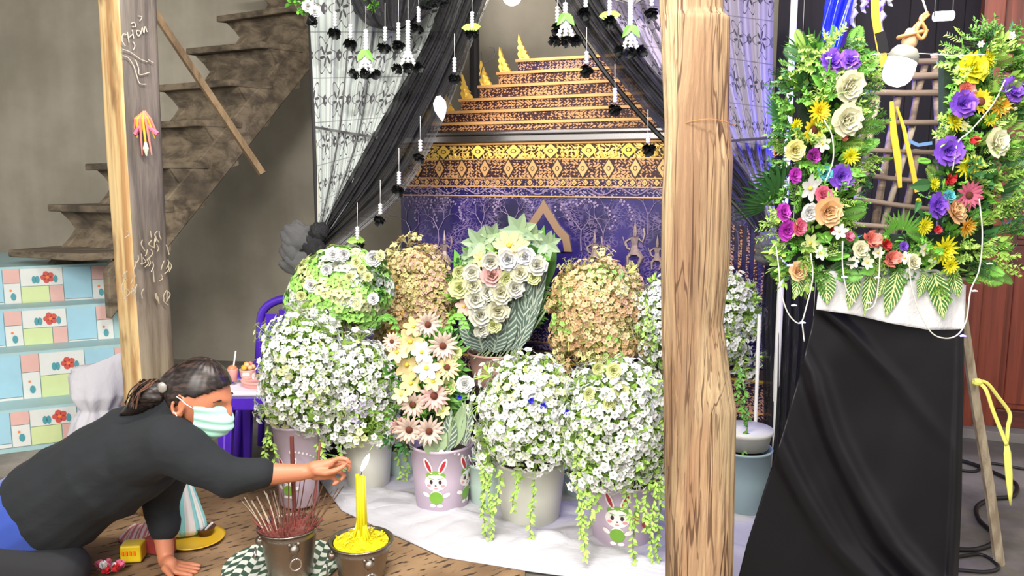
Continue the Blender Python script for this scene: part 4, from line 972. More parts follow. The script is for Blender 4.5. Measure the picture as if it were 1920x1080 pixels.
# G
g = fl(690, 922); Y = g.y; c = V((g.x, Y + .02, .022)); r1 = .105; h = P(690, 805, Y).z - .022
f = thing('flower_bucket', c, 'plain ivory bucket of white blossoms behind the yellow candle', 'flower bucket'); bucket_into(f, c, r1, h, M_ivory_pl)
dome(f, 668, 738, 82, 104, Y - .06, WH + [('lilac', .5), ('palegreen', 1)], 105, seed=2)
for a in ((602, 830, 880), (640, 822, 900)): vine(f, *a, Y - .16, seed=a[1])
stems(f, c, P(715, 770, Y), c + V((.03, 0, h * .8)), .05, 14, M_stem)
# H gerberas
g = fl(828, 962); Y = g.y; cH = V((g.x, Y + .03, .022)); r1 = .122; h = P(828, 832, Y).z - .022
f = thing('flower_bucket', cH, 'lilac rabbit-print bucket of dusty pink gerberas and cream daisies', 'flower bucket'); bucket_into(f, cH, r1, h, M_lilac_pl)
rabbit(f, cH, r1, h, -PI / 2 - .12, 1.42); rabbit(f, cH, r1, h, -PI / 2 + 1.12, 1.4)
YH = Y; cc = P(808, 710, Y); core_foliage(f, cc, (.12, .10, .21), M_leaf, 700, sz=.045); stems(f, cH, cc, cH + V((0, 0, h * .8)), .08, 20, M_stem)
for px, py, k, col, r in ((802, 608, 'gerbera', 'dusty', 27), (830, 648, 'gerbera', 'dusty', 30), (769, 640, 'daisy', 'apricot', 28), (744, 660, 'daisy', 'apricot', 22), (838, 689, 'gerbera', 'apricot', 26), (762, 684, 'daisy', 'apricot', 27), (800, 690, 'daisy', 'ivory', 26),
        (839, 724, 'rose', 'palegreen', 17), (871, 720, 'rose', 'white', 17), (813, 742, 'gerbera', 'rosepink', 31), (774, 758, 'gerbera', 'dusty', 28), (767, 805, 'gerbera', 'dusty', 30), (804, 808, 'gerbera', 'dusty', 30), (748, 797, 'gerbera', 'rosepink', 19),
        (770, 718, 'daisy', 'apricot', 24), (790, 660, 'daisy', 'ivory', 22), (735, 640, 'gerbera', 'mauve', 18), (775, 612, 'daisy', 'champagne', 20), (812, 715, 'daisy', 'champagne', 20), (752, 740, 'daisy', 'palegreen', 18), (830, 770, 'daisy', 'palegreen', 15), (855, 660, 'rose', 'palegreen', 12), (862, 745, 'carnation', 'blue', 6)):
    flower(f, k, col, P(px, py, Y - .10 + R.uniform(-.03, .02)), r * Y / FPX)
for k, (px, py) in enumerate(((740, 700), (786, 690), (850, 700), (745, 775), (800, 770), (845, 640), (790, 630), (830, 745), (765, 830), (790, 780), (850, 780), (730, 820), (815, 665))): place('leaf_tuft', spr('tuft', (M_leaf, M_leafl, M_leafd)[k % 3], k % 3), f, P(px, py, Y - .05), (R.uniform(-.6, .6), -1, R.uniform(-.2, .8)), .085)
for (a, b), (c_, d_), w in (((848, 838), (872, 752), .030), ((838, 845), (846, 768), .032), ((870, 835), (884, 745), .02), ((815, 842), (838, 812), .03), ((822, 846), (790, 825), .03)):
    mb = MB(); leaf_into(mb, P(a, b, Y - .08), P(c_, d_, Y - .10), w, (0, -1, 0), n=8, droop=.05); mb.build('veined_leaf', M_varieg2 if w != .03 else M_sage, f)
for pts in (((748, 640), (738, 600), (725, 590), (716, 596)), ((835, 640), (846, 600), (862, 588), (872, 610))):
    mb = MB(); pp = [P(a, b, Y - .04) for a, b in pts]; pp = bez(pp, 6); mb.tube(pp, .004, 5)
    for q in pp[2::2]:
        for s in (-1, 1): leaf_into(mb, q, q + V((s * .018, -.012, -.012)), .008, (0, -1, 0), n=2)
    mb.build('arching_frond', M_leaf, f)
# I
g = fl(995, 990); Y = g.y; c = V((g.x, Y + .03, .022)); r1 = .130; h = P(995, 865, Y).z - .022
f = thing('flower_bucket', c, 'ivory bucket of white blossoms between the gerberas and the right rabbit-print bucket', 'flower bucket'); bucket_into(f, c, r1, h, M_ivory_pl)
dome(f, 994, 772, 102, 108, Y - .07, WH + [('palegreen', 1.0), ('leafl', .6)], 125, seed=3)
for px, py in ((1018, 760), (1062, 773), (995, 752)): flower(f, 'carnation', 'blue', P(px, py, Y - .24), .014, name='blue_blossom')
for a in ((910, 850, 1010), (922, 870, 1035), (905, 860, 960), (975, 870, 900), (998, 900, 1030), (965, 880, 960), (934, 880, 960)): vine(f, *a, Y - .16, seed=a[1])
# J
g = fl(1170, 1026); Y = g.y; c = V((g.x, Y + .03, .022)); r1 = .130; h = P(1170, 898, Y).z - .022
f = thing('flower_bucket', c, 'lilac rabbit-print bucket of white blossoms with pale green roses left of the timber post', 'flower bucket'); bucket_into(f, c, r1, h, M_lilac_pl)
rabbit(f, c, r1, h, -PI / 2 - .32, 1.42); radish(f, c, r1, h, -PI / 2 + .22); radish(f, c, r1, h * .8, -PI / 2 + .5)
dome(f, 1160, 800, 104, 118, Y - .07, WH + [('mint', 1.5), ('leafl', 2)], 125, seed=4)
for px, py, r in ((1150, 695, 15), (1163, 732, 16), (1141, 755, 15), (1103, 738, 12), (1120, 690, 12)): flower(f, 'rose', 'palegreen', P(px, py, Y - .19), r * Y / FPX)
for a in ((1085, 820, 1010), (1097, 850, 1050), (1105, 840, 990), (1120, 800, 960), (1178, 915, 990), (1190, 925, 1075), (1225, 900, 1070), (1235, 880, 1050), (1212, 900, 1000)): vine(f, *a, Y - .17, seed=a[1])
# tall pale buckets glimpsed between the others
for px, py, r1, top, lab, vv in ((752, 915, .085, 835, 'small pale green bucket squeezed between the ivory bucket and the gerbera bucket', ((748, 840, 900), (760, 835, 915))), (918, 975, .09, 862, 'pale green-grey bucket behind the trailing vines right of the gerberas', ()),
                           (1090, 960, .085, 880, 'grey-green bucket in the gap between the two rightmost front buckets', ())):
    g = fl(px, py); Y = g.y + .12; c = V((P(px, py, Y).x, Y, .022)); h = P(px, top, Y).z - .022; f = thing('flower_bucket', c, lab, 'bucket'); bucket_into(f, c, r1, h, M_grey_pl)
    for k in range(6): place('leaf_tuft', spr('tuft', M_leafl, k % 3), f, c + V((R.uniform(-.05, .05), R.uniform(-.05, .05), h)), (R.uniform(-.5, .5), -.3, 1), .08)
    for a in vv: vine(f, *a, Y - .1, seed=a[1])
# K bucket right of the post
g = fl(1385, 955); Y = g.y; Y = 2.95; c = V((P(1392, 955, Y).x, Y, .022)); r1 = .10; h = P(1392, 838, Y).z - .022
f = thing('flower_bucket', c, 'blue-grey bucket just right of the timber post with a pale lidded tub on top', 'bucket'); bucket_into(f, c, r1, h, mat('blue_grey_plastic', (150, 172, 176), .4), taper=.9)
mb = MB(); mb.lathe([(0, h + .003), (.085, h + .003), (.095, h + .055), (.102, h + .06), (.102, h + .075), (0, h + .08)], 32); mb.v = [tuple(V(p) + c) for p in mb.v]; mb.build('lidded_tub', M_ivory_pl, f, smooth=True)
for a in ((1392, 690, 785), (1386, 700, 770), (1398, 760, 850)): vine(f, *a, Y - .06, M_leaf, seed=a[1])

# back row on the bench
zb = .30
def back(px, top, r1, m, lab, hgt=None, taper=.82, d=.31, Yf=None):
    Y = Yf or Yrow(px, d); c = V((P(px, 600, Y).x, Y, zb)); h = P(px, top, Y).z - zb; f = thing('flower_bucket', c, lab, 'flower bucket'); bucket_into(f, c, r1, h, m, taper=taper); return f, c, Y, h
# A hydrangeas and small white roses
f, c, Y, h = back(664, 626, .082, M_viol_pl, Yf=3.52, lab= 'violet-grey bucket of pale green hydrangea and small white roses below the left curtain knot')
cA = P(642, 556, Y); core_foliage(f, cA, (.165, .13, .16), M_leafl, 1100, sz=.045, zmin=-.8); stems(f, c, P(668, 560, Y - .05), c + V((0, -.03, h * .85)), .08, 30, mat('pale_stem', (190, 176, 160), .6))
ran = random.Random(5)
for k in range(120):
    z = 1 - (k + .5) / 120 * 1.75; q = math.sqrt(max(0, 1 - z * z)); a = k * 2.39996; dn = V((q * math.cos(a), q * math.sin(a), z)); p = cA + V((dn.x * .175 - .03 * (dn.z < 0), dn.y * .15, dn.z * .17)); 
    if dn.y < -.5 and dn.x > .0 and dn.z < -.45: continue
    place('hydrangea_sprig', spray(('lime', 'palegreen', 'lime', 'mint')[k % 4], k % 4, M_leaf, .026), f, p, dn + V((ran.uniform(-.3, .3), ran.uniform(-.3, .3), ran.uniform(-.2, .4))), 1.0)
for px, py, r in ((624, 478, 14), (645, 477, 11), (700, 484, 15), (712, 480, 10), (668, 492, 10), (655, 520, 9), (612, 505, 11), (583, 535, 12), (645, 567, 13), (668, 567, 13), (628, 590, 11), (596, 560, 10), (565, 555, 10), (700, 560, 11), (610, 540, 10), (640, 535, 10), (580, 570, 10), (560, 590, 10), (690, 520, 9), (678, 505, 9)):
    flower(f, 'rose', 'white' if r > 10 else 'palegreen', P(px, py, Y - .17), r * Y / FPX)
for k, (px, py) in enumerate(((700, 510), (718, 520), (690, 540), (705, 545), (722, 500), (660, 545))): place('leaf_tuft', spr('tuft', M_leafd if k % 2 else M_leaf, k % 3), f, P(px, py, Y - .10), (R.uniform(-.3, .6), -1, R.uniform(-.3, .6)), .10)
# B peach filler
f, c, Y, h = back(775, 640, .085, M_ivory_pl, 'bucket of golden peach filler blossoms, tall bell shape left of the rose bouquet', d=.34)
M_straw = mat('straw_leaf', (236, 200, 130), .7, rand=.15); M_lg = mat('yellow_green_leaf', (206, 220, 120), .6, rand=.15)
PE = [('apricot', 4), ('champagne', 4), ('gold', .8), ('peach', 3)]
dome(f, 772, 570, 74, 108, Y, PE + [('leafl', .5)], 170, leaf=M_straw, leafc=M_straw, rr=.016, seed=6, size=.85); dome(f, 800, 560, 52, 90, Y - .08, [('mauve', 3), ('apricot', 3)], 60, leaf=M_straw, leafc=M_straw, rr=.015, seed=7, size=.85)
# C rose bouquet
f, c, Y, h = back(928, 658, .130, M_terra, 'dusty pink pot with a tall cone bouquet of cream roses and veined leaves', taper=.78)
cC = P(940, 545, Y); core_foliage(f, cC + V((0, .03, 0)), (.22, .12, .26), M_leaf, 900, sz=.05); stems(f, c, P(945, 560, Y), c + V((0, 0, h * .85)), .16, 30, M_stem)
for px, py, k, col, r in ((952, 486, 'rose', 'white', 19), (920, 490, 'rose', 'ivory', 17), (984, 481, 'rose', 'white', 18), (1006, 497, 'rose', 'ivory', 18), (922, 517, 'rose', 'rosepink', 19), (885, 511, 'rose', 'ivory', 16), (862, 540, 'rose', 'palegreen', 19), (886, 534, 'rose', 'cream', 18), (975, 512, 'rose', 'cream', 17), (964, 540, 'rose', 'ivory', 17),
        (938, 548, 'rose', 'cream', 21), (890, 560, 'rose', 'ivory', 20), (899, 590, 'rose', 'ivory', 22), (933, 582, 'rose', 'cream', 19), (954, 460, 'daisy', 'apricot', 26), (975, 462, 'daisy', 'champagne', 18), (903, 617, 'rose', 'ivory', 15), (915, 548, 'rose', 'ivory', 16), (948, 522, 'rose', 'palegreen', 15), (860, 510, 'rose', 'palegreen', 12), (870, 575, 'daisy', 'mauve', 17), (925, 610, 'rose', 'palegreen', 13), (1000, 520, 'rose', 'palegreen', 13), (900, 485, 'daisy', 'apricot', 14)):
    flower(f, k, col, P(px, py, Y - .17), r * Y / FPX * 1.1)
def leafcluster(par, px, py, Y, rad, m, n=6, W=.3, name='sage_leaf'):
    c_ = P(px, py, Y)
    for k in range(n):
        a = 2 * PI * k / n + .4; mb = MB(); leaf_into(mb, c_, c_ + V((math.cos(a) * rad, -.02 - R.uniform(0, .03), math.sin(a) * rad)), rad * W, (0, -1, 0), n=4); mb.build(name, m, par)
for px, py, r in ((899, 455, .085), (1025, 458, .07), (973, 432, .085), (925, 440, .06), (1000, 440, .05), (880, 480, .05)): leafcluster(f, px, py, Y - .13, r, M_sage, 7)
for a, b, c_, d_, w in ((950, 640, 905, 425, .06), (880, 540, 852, 470, .04), (1010, 540, 1040, 440, .05), (1000, 500, 1020, 425, .035)):
    mb = MB(); leaf_into(mb, P(a, b, Y), P(c_, d_, Y - .05), w, (0, -1, 0), n=8, droop=.1); mb.build('broad_leaf', M_leafd if d_ < 460 and c_ < 1000 else M_leaf, f)
for a, b, c_, d_, w in ((955, 655, 1000, 500, .045), (940, 658, 962, 560, .05), (975, 650, 1030, 480, .035), (905, 658, 890, 600, .05), (925, 660, 940, 600, .05), (985, 640, 985, 540, .04), (890, 655, 860, 590, .035), (970, 655, 1010, 560, .03)):
    mb = MB(); leaf_into(mb, P(a, b, Y - .10), P(c_, d_, Y - .14), w, (0, -1, 0), n=8, droop=.04); mb.build('veined_leaf', M_varieg2, f)
for k, (px, py) in enumerate(((850, 520), (848, 560), (865, 490), (955, 500), (910, 560), (950, 565), (985, 555), (855, 590), (880, 610), (1010, 480), (930, 470))): place('leaf_tuft', spr('tuft', (M_leaf, M_leafl, M_leafd)[k % 3], k % 3), f, P(px, py, Y - .12), (R.uniform(-.5, .5), -1, R.uniform(-.2, .7)), .09)
mb = MB()
for k in range(22): leaf_into(mb, c + V((.10 * math.sin(k), -.10, h * .9)), P(985 + 3 * k, 560 - 5 * (k % 6), Y - .08), .004, (0, -1, 0), n=3)
o = mb.build('grass_blades', M_sage, f); o['kind'] = 'stuff'
# D peach dome
f, c, Y, h = back(1118, 684, .085, M_ivory_pl, 'white bucket topped by a rounded dome of peach and green blossoms in the back row', d=.34)
dome(f, 1120, 592, 86, 106, Y - .02, [('apricot', 2.5), ('champagne', 2.5), ('peach', 5), ('palegreen', 1.5), ('lime', .8)], 200, leaf=M_lg, leafc=FC['champagne'], rr=.016, seed=8, size=.9, zmin=-.85)
# E white dome behind the post
f, c, Y, h = back(1300, 700, .09, M_ivory_pl, 'bucket of white blossoms largely hidden behind the sun-bleached timber post', d=.27)
dome(f, 1308, 600, 116, 112, Y, WH + [('leafl', 1)], 130, leafc=M_leafl, seed=9, depth=.42)
vine(f, 1212, 560, 640, Y - .1); vine(f, 1222, 600, 680, Y - .1)
# ------------------------------------------------------------------ easel, cloths and the U-shaped flower frame on the right
YE = 2.32
def cv(x, y): return 1400 + x / 1.688, y / 1.688
M_easel = mat('grey_brown_weathered_bamboo', rough=.8, color=wood((140, 122, 100), (188, 174, 150), 'z', 30))
ft = fl(1874, 1058); es = thing('easel', V((ft.x - .3, ft.y, 0)), 'weathered wooden easel holding the flower frame, its right leg bare', 'easel')
for a, b in ((ft + V((0, 0, .0)), P(1806, 600, 2.42)), (V((.80, 2.50, 0)), P(1560, 560, 2.46)), (V((1.25, 2.95, 0)), P(1660, 500, 2.50))):
    mb = MB(); e = a + (b - a) * 1.15; mb.tube([a, a.lerp(e, .3) + V((.004, 0, 0)), a.lerp(e, .6), e], [.017, .016, .015, .014], 6, upv=(0, 1, 0)); mb.build('leg', M_easel, es, smooth=False)
for py in (520, 640):
    mb = MB(); mb.tube([P(1545, py, 2.44), P(1808, py, 2.44)], .015, 6); mb.build('crossbar', M_easel, es)
# black cloth
Lc = [(1532, 560), (1520, 620), (1500, 700), (1465, 820), (1432, 920), (1400, 1020), (1380, 1100), (1372, 1130)]; Rc = [(1808, 560), (1806, 640), (1806, 720), (1803, 820), (1802, 920), (1798, 1020), (1794, 1100), (1792, 1130)]
def bc(u, v):
    k = v * 7; i = min(int(k), 6); f = k - i; a = (Lc[i][0] + (Lc[i + 1][0] - Lc[i][0]) * f, Lc[i][1] + (Lc[i + 1][1] - Lc[i][1]) * f); b = (Rc[i][0] + (Rc[i + 1][0] - Rc[i][0]) * f, Rc[i][1] + (Rc[i + 1][1] - Rc[i][1]) * f)
    px = a[0] + (b[0] - a[0]) * u; py = a[1] + (b[1] - a[1]) * u
    # diagonal drag folds running from the left edge down to the right hem
    w1 = (u * .9 - (v - .22) * 1.25); w2 = (u * .8 - (v - .45) * 1.25); w3 = (u - (v - .02) * 2.2)
    d = .045 * math.exp(-(w1 / .06) ** 2) * min(1, v * 3) + .038 * math.exp(-(w2 / .05) ** 2) + .022 * math.exp(-((w1 + .16) / .04) ** 2) * v + .030 * math.exp(-(w3 / .06) ** 2) * (1 - u) + .006 * math.sin(u * 7 + v * 3) + .004 * noise.noise(V((u * 5, v * 7, 1)))
    d += .020 * math.exp(-((u - .97) / .02) ** 2) * v
    Y = 2.33 - .03 * v - d; p = P(px, py, Y)
    if p.z < .006: p.z = .006
    return p
mb = MB(); mb.grid(bc, 120, 110); o = mb.build('black_cloth', M_bfab, smooth=True); tag(o, 'black satin cloth hanging over the easel down to the floor', 'cloth')
so = o.modifiers.new('s', 'SOLIDIFY'); so.thickness = .003; so.offset = -1
def wc(u, v):
    top = interp([(0, 508), (.2, 500), (.8, 505), (1, 535)], u); bot = interp([(0, 580), (.25, 590), (.5, 606), (.75, 618), (1, 617)], u)
    px = 1538 - 8 * v + u * (1810 - 1538 + 6 * v); return P(px, top + (bot - top) * v, 2.285 - .012 * math.sin(u * 11 + v) - .008 * math.sin(u * 23 + 2 * v) - .01 * v)
mb = MB(); mb.grid(wc, 60, 16); o = mb.build('white_cloth', M_white, smooth=True); tag(o, 'white cloth strip peeking out under the flower frame on the easel', 'cloth'); so = o.modifiers.new('s', 'SOLIDIFY'); so.thickness = .003
# the flower frame
fr = thing('floral_tribute', P(1660, 520, YE), 'U-shaped frame of colourful artificial flowers and leaves on the easel', 'flower arrangement')
M_foam = mat('dark_green_foam', (34, 52, 34), .95, var=.3)
for pts in (((1505, 95), (1600, 95), (1600, 440), (1495, 440)), ((1770, 95), (1862, 95), (1862, 440), (1770, 440)), ((1490, 440), (1850, 440), (1845, 520), (1495, 520))):
    mb = MB(); q = [P(a, b, YE - .01) for a, b in pts]; e = V((0, .03, 0)); mb.hexa([q[3], q[2], q[2] + e, q[3] + e, q[0], q[1], q[1] + e, q[0] + e]); mb.build('foam_backing', M_foam, fr)
ran = random.Random(11); SM = (M_leaf, M_leafl, M_leafd, M_leaf, M_leafl)
def edges(y):  # left column and right column limits at height y
    return (interp([(80, 1505), (150, 1478), (300, 1472), (460, 1466), (530, 1475)], y), interp([(80, 1600), (150, 1612), (260, 1598), (350, 1590), (420, 1575)], y)), (interp([(80, 1815), (200, 1795), (330, 1765), (420, 1735), (530, 1700)], y), interp([(80, 1885), (200, 1900), (330, 1880), (450, 1868), (530, 1835)], y))
cnt = 0
def sp1(px, py, outx, outz, kind, m, sc, dy=.02):
    d = V((outx, -.55, outz)); place(kind + '_sprig', spr(kind, m, ran.randrange(3)), fr, P(px, py, YE - dy), d, sc)
for y in range(92, 525, 13):
    (a, b), (c_, d_) = edges(y)
    for lo, hi in ((a, b), (c_, d_)):
        w = hi - lo
        for k in range(5):
            px = lo + w * (k + .5) / 5 + ran.uniform(-8, 8); ox = (k - 2) * .45 + ran.uniform(-.3, .3); oz = ran.uniform(-.2, .8) if y < 420 else ran.uniform(-.7, .5)
            kind = ('boxwood', 'tuft', 'filigree', 'fern', 'tuft', 'boxwood')[ran.randrange(6)]
            sp1(px, y + ran.uniform(-6, 6), ox, oz, kind, SM[ran.randrange(5)], ran.uniform(.065, .095), ran.uniform(.01, .05))
for px in range(1600, 1730, 14):
    for y in (450, 475, 500): sp1(px + ran.uniform(-5, 5), y, ran.uniform(-.5, .5), ran.uniform(-.6, .5), ('tuft', 'boxwood', 'filigree')[ran.randrange(3)], SM[ran.randrange(4)], ran.uniform(.05, .07))
for px, py, ox, oz, m, sc in ((1492, 150, -1, .6, M_leafd, .09), (1470, 220, -1, .3, M_leafd, .10), (1462, 365, -1.2, .35, M_leafd, .13), (1452, 385, -1.2, .15, M_leafd, .13), (1470, 340, -1, .6, M_leafd, .11), (1880, 215, 1, .2, M_leafd, .12), (1875, 320, 1.1, .1, M_leaf, .11), (1862, 370, 1, -.2, M_leafd, .10), (1520, 105, -.6, .9, M_leafd, .09), (1690, 440, 0, 1, M_leaf, .085), (1670, 445, -.6, .8, M_leaf, .07)): sp1(px, py, ox, oz, 'palm', m, sc)
for px, py, ox, oz, sc in ((1612, 300, 1.2, -.1, .085), (1600, 240, 1.2, .3, .09), (1850, 430, 1.2, .1, .09), (1600, 135, 1.0, .8, .08), (1860, 105, .6, 1, .10), (1830, 100, .2, 1, .10), (1590, 95, .3, 1, .07), (1560, 95, -.1, 1, .07), (1880, 130, 1, .6, .08), (1480, 500, -1, -.4, .07), (1850, 500, .8, -.5, .08), (1745, 300, -1, 0, .05)): sp1(px, py, ox, oz, 'boxwood' if sc > .085 else 'fern', M_leaf if sc != .085 else M_leafl, sc)
FL = [(265, 195, 'ruffle', 'purple', 21), (325, 192, 'ruffle', 'purple', 17), (262, 243, 'rose', 'cream', 19), (318, 272, 'rose', 'cream', 26), (228, 352, 'mum', 'sun', 20), (210, 412, 'sunflower', 'sun', 23), (312, 378, 'rose', 'cream', 27), (300, 437, 'bud', 'coral', 9), (208, 495, 'ruffle', 'magenta', 14), (328, 495, 'mum', 'yellow', 16), (150, 475, 'rose', 'champagne', 18), (150, 555, 'ruffle', 'magenta', 13),
 (245, 550, 'ruffle', 'teal', 14), (298, 560, 'ruffle', 'purple', 21), (200, 595, 'daisy', 'white', 23), (240, 618, 'rose', 'pink', 15), (195, 672, 'rose', 'white', 16), (255, 668, 'rose', 'peach', 24), (113, 672, 'ruffle', 'magenta', 15), (125, 728, 'ruffle', 'magenta', 17), (163, 718, 'rose', 'pink', 15), (268, 728, 'carnation', 'red', 11), (293, 733, 'daisy', 'white', 14), (318, 750, 'carnation', 'pink', 12),
 (390, 760, 'carnation', 'coral', 20), (358, 790, 'rose', 'cream', 15), (437, 775, 'carnation', 'red', 12), (457, 818, 'carnation', 'coral', 18), (495, 780, 'ruffle', 'purple', 9), (380, 830, 'daisy', 'cream', 14), (525, 830, 'rose', 'cream', 13), (160, 860, 'rose', 'peach', 16), (155, 395, 'mum', 'yellow', 12), (240, 455, 'daisy', 'cream', 14), (335, 830, 'daisy', 'ivory', 12), (200, 770, 'daisy', 'palegreen', 17), (235, 800, 'daisy', 'ivory', 13),
 (713, 218, 'ruffle', 'yellow', 25), (762, 188, 'mum', 'yellow', 17), (693, 288, 'rose', 'coral', 15), (682, 330, 'ruffle', 'purple', 22), (738, 322, 'sunflower', 'sun', 21), (805, 335, 'mum', 'orange', 20), (835, 288, 'ruffle', 'purple', 21), (655, 385, 'mum', 'yellow', 20), (770, 378, 'mum', 'yellow', 12), (708, 443, 'bud', 'red', 12), (785, 452, 'rose', 'cream', 24), (637, 478, 'ruffle', 'purple', 23),
 (700, 527, 'mum', 'yellow', 23), (640, 565, 'carnation', 'red', 13), (592, 582, 'mum', 'yellow', 12), (702, 618, 'gerbera', 'pink', 27), (600, 650, 'ruffle', 'purple', 21), (652, 668, 'rose', 'peach', 23), (560, 715, 'mum', 'yellow', 17), (695, 718, 'mum', 'orange', 18), (625, 790, 'mum', 'yellow', 25), (645, 840, 'mum', 'yellow', 15), (600, 725, 'carnation', 'red', 10), (640, 620, 'ruffle', 'teal', 11), (535, 635, 'bud', 'yellow', 6),
 (838, 112, 'daisy', 'white', 7), (740, 140, 'daisy', 'white', 6), (560, 790, 'daisy', 'ivory', 12), (590, 820, 'daisy', 'ivory', 10), (500, 815, 'daisy', 'white', 12), (415, 800, 'daisy', 'ivory', 11), (690, 400, 'daisy', 'palegreen', 10), (845, 345, 'bud', 'cream', 5)]
for x, y, k, col, r in FL:
    px, py = cv(x, y); flower(fr, k, col, P(px, py, YE - .075 - R.uniform(0, .03)), r * YE / FPX * 1.1)
for a, b, c_, d_, w in ((1500, 512, 1490, 562, .016), (1522, 515, 1505, 548, .012), (1546, 508, 1552, 573, .024), (1604, 512, 1592, 582, .018), (1634, 508, 1622, 592, .017), (1684, 508, 1662, 596, .022), (1752, 512, 1772, 600, .026), (1735, 512, 1722, 560, .014), (1785, 505, 1800, 560, .016), (1660, 520, 1645, 560, .012)):
    mb = MB(); leaf_into(mb, P(a, b, YE - .055), P(c_, d_, YE - .075), w * 1.15, (0, -1, 0), n=10, fold=.15, droop=.05); mb.build('variegated_leaf', M_varieg, fr)
for a, b, c_, d_, w in ((1550, 165, 1520, 140, .014), (1552, 172, 1566, 142, .013), (1545, 200, 1552, 168, .012), (1745, 345, 1705, 350, .018), (1790, 300, 1770, 282, .012), (1560, 440, 1530, 452, .016), (1640, 500, 1612, 512, .018), (1725, 372, 1715, 400, .010), (1590, 320, 1625, 330, .012)):
    mb = MB(); leaf_into(mb, P(a, b, YE - .08), P(c_, d_, YE - .10), w, (0, -1, 0), n=5); mb.build('broad_leaf', M_leafd if a > 1700 else M_leaf, fr)
# fairy-light wire
wr_ = thing('fairy_light_string', P(1660, 620, YE - .1), 'white fairy-light wire looping over and below the flower frame', 'string lights')
for pts in (((1455, 462), (1460, 500), (1464, 545), (1478, 588), (1500, 606), (1512, 575), (1524, 520), (1520, 475)), ((1504, 606), (1508, 640)), ((1580, 452), (1580, 500), (1588, 545), (1606, 570)), ((1650, 462), (1648, 520), (1640, 570), (1622, 582)), ((1705, 480), (1708, 530), (1722, 580), (1745, 622), (1770, 634), (1795, 628), (1812, 600), (1820, 545), (1836, 505), (1842, 440), (1836, 372)),
            ((1545, 225), (1560, 255), (1562, 300), (1548, 340)), ((1885, 150), (1862, 195), (1820, 245), (1796, 268), (1786, 320)), ((1600, 106), (1660, 101), (1720, 100), (1790, 104), (1850, 102))):
    mb = MB(); mb.tube(bez([P(a, b, YE - .11) for a, b in pts], 8), .0019 if pts[0][0] != 1600 else .0011, 6); mb.build('wire', M_cord, wr_, smooth=True)
for px, py in ((1484, 573), (1476, 498), (1640, 521), (1500, 605), (1800, 630), (1850, 495), (1548, 110), (1822, 546), (1624, 568), (1745, 104), (1796, 106), (1578, 520)):
    mb = MB(); p = P(px, py, YE - .115); mb.tube([p, p + V((.006, -.004, .002)), p + V((.013, -.008, .001))], [.0022, .003, .0012], 6); mb.build('led', M_led if px % 3 == 0 else M_plain_white, wr_)
# bulb in its lampholder
lt = thing('hanging_bulb', P(1690, 110, 2.1), 'lit white LED bulb in a tan lampholder hanging over the flower frame', 'lamp')
A = P(1675, 158, 2.1); B = P(1700, 92, 2.1); ax = (B - A).normalized(); Ta = Matrix.Translation(A) @ ax.to_track_quat('Z', 'Y').to_matrix().to_4x4()
def lathe_ax(name, prof, m):
    mb = MB(); mb.T = Ta; mb.lathe(prof, 28); mb.build(name, m, lt, smooth=True)
lathe_ax('bulb_glass', [(0, -.004), (.016, -.002), (.028, .006), (.036, .02), (.037, .048), (.036, .062)], M_whiteglass)
lathe_ax('bulb_collar', [(.036, .062), (.0375, .064), (.034, .082), (.026, .094), (.015, .098)], mat('bulb_collar_grey', (128, 128, 120), .4))
lathe_ax('lampholder', [(.014, .097), (.016, .10), (.019, .105), (.018, .135), (.016, .14), (0, .142)], mat('tan_bakelite', (196, 158, 122), .5))
q = A + ax * .13
mb = MB(); mb.tube([q + V((.034 * math.cos(t) - .0, .02 * math.sin(t), .008 * math.cos(t))) for t in [2 * PI * k / 24 for k in range(25)]], .0052, 8); mb.build('cord_loop', M_brcord, lt, smooth=True)
mb = MB(); mb.tube(bez([q, P(1712, 55, 2.1), P(1732, 34, 2.1), P(1740, 28, 2.1), P(1728, 40, 2.08), P(1718, 60, 2.08), P(1728, 73, 2.08), P(1736, 58, 2.08), P(1726, 36, 2.08), P(1738, 24, 2.1)], 6), .0048, 8); mb.build('cord', M_brcord, lt, smooth=True)
mb = MB(); mb.tube([P(1738, 24, 2.1), P(1727, -10, 2.1), P(1722, -120, 2.1)], .0022, 6); mb.build('hanging_wire', M_cord, lt)
# rack of sticks behind the frame
YR = 2.95; M_rack = mat('dark_stick_wood', rough=.8, color=wood((104, 88, 78), (160, 140, 122), 'x', 20)); M_rackl = mat('pale_stick_wood', rough=.8, color=wood((150, 136, 116), (200, 188, 166), 'z', 20))
rk = thing('stick_rack', V((1.4, 3.0, 0)), 'rustic ladder-like rack of thin sticks visible through the flower frame', 'rack')
for a, b, c_, d_, r in ((1620, 118, 1850, 114, .012), (1640, 145, 1830, 138, .014), (1600, 172, 1790, 174, .012), (1600, 228, 1770, 230, .011), (1600, 280, 1760, 286, .009), (1600, 325, 1750, 342, .010), (1600, 372, 1740, 392, .010), (1590, 420, 1720, 430, .01)):
    mb = MB(); mb.tube([P(a, b, YR - .02), P((a + c_) / 2, (b + d_) / 2 + R.uniform(-2, 2), YR - .02), P(c_, d_, YR - .02)], [r, r * .9, r], 7); mb.build('rung', M_rack, rk, smooth=True)
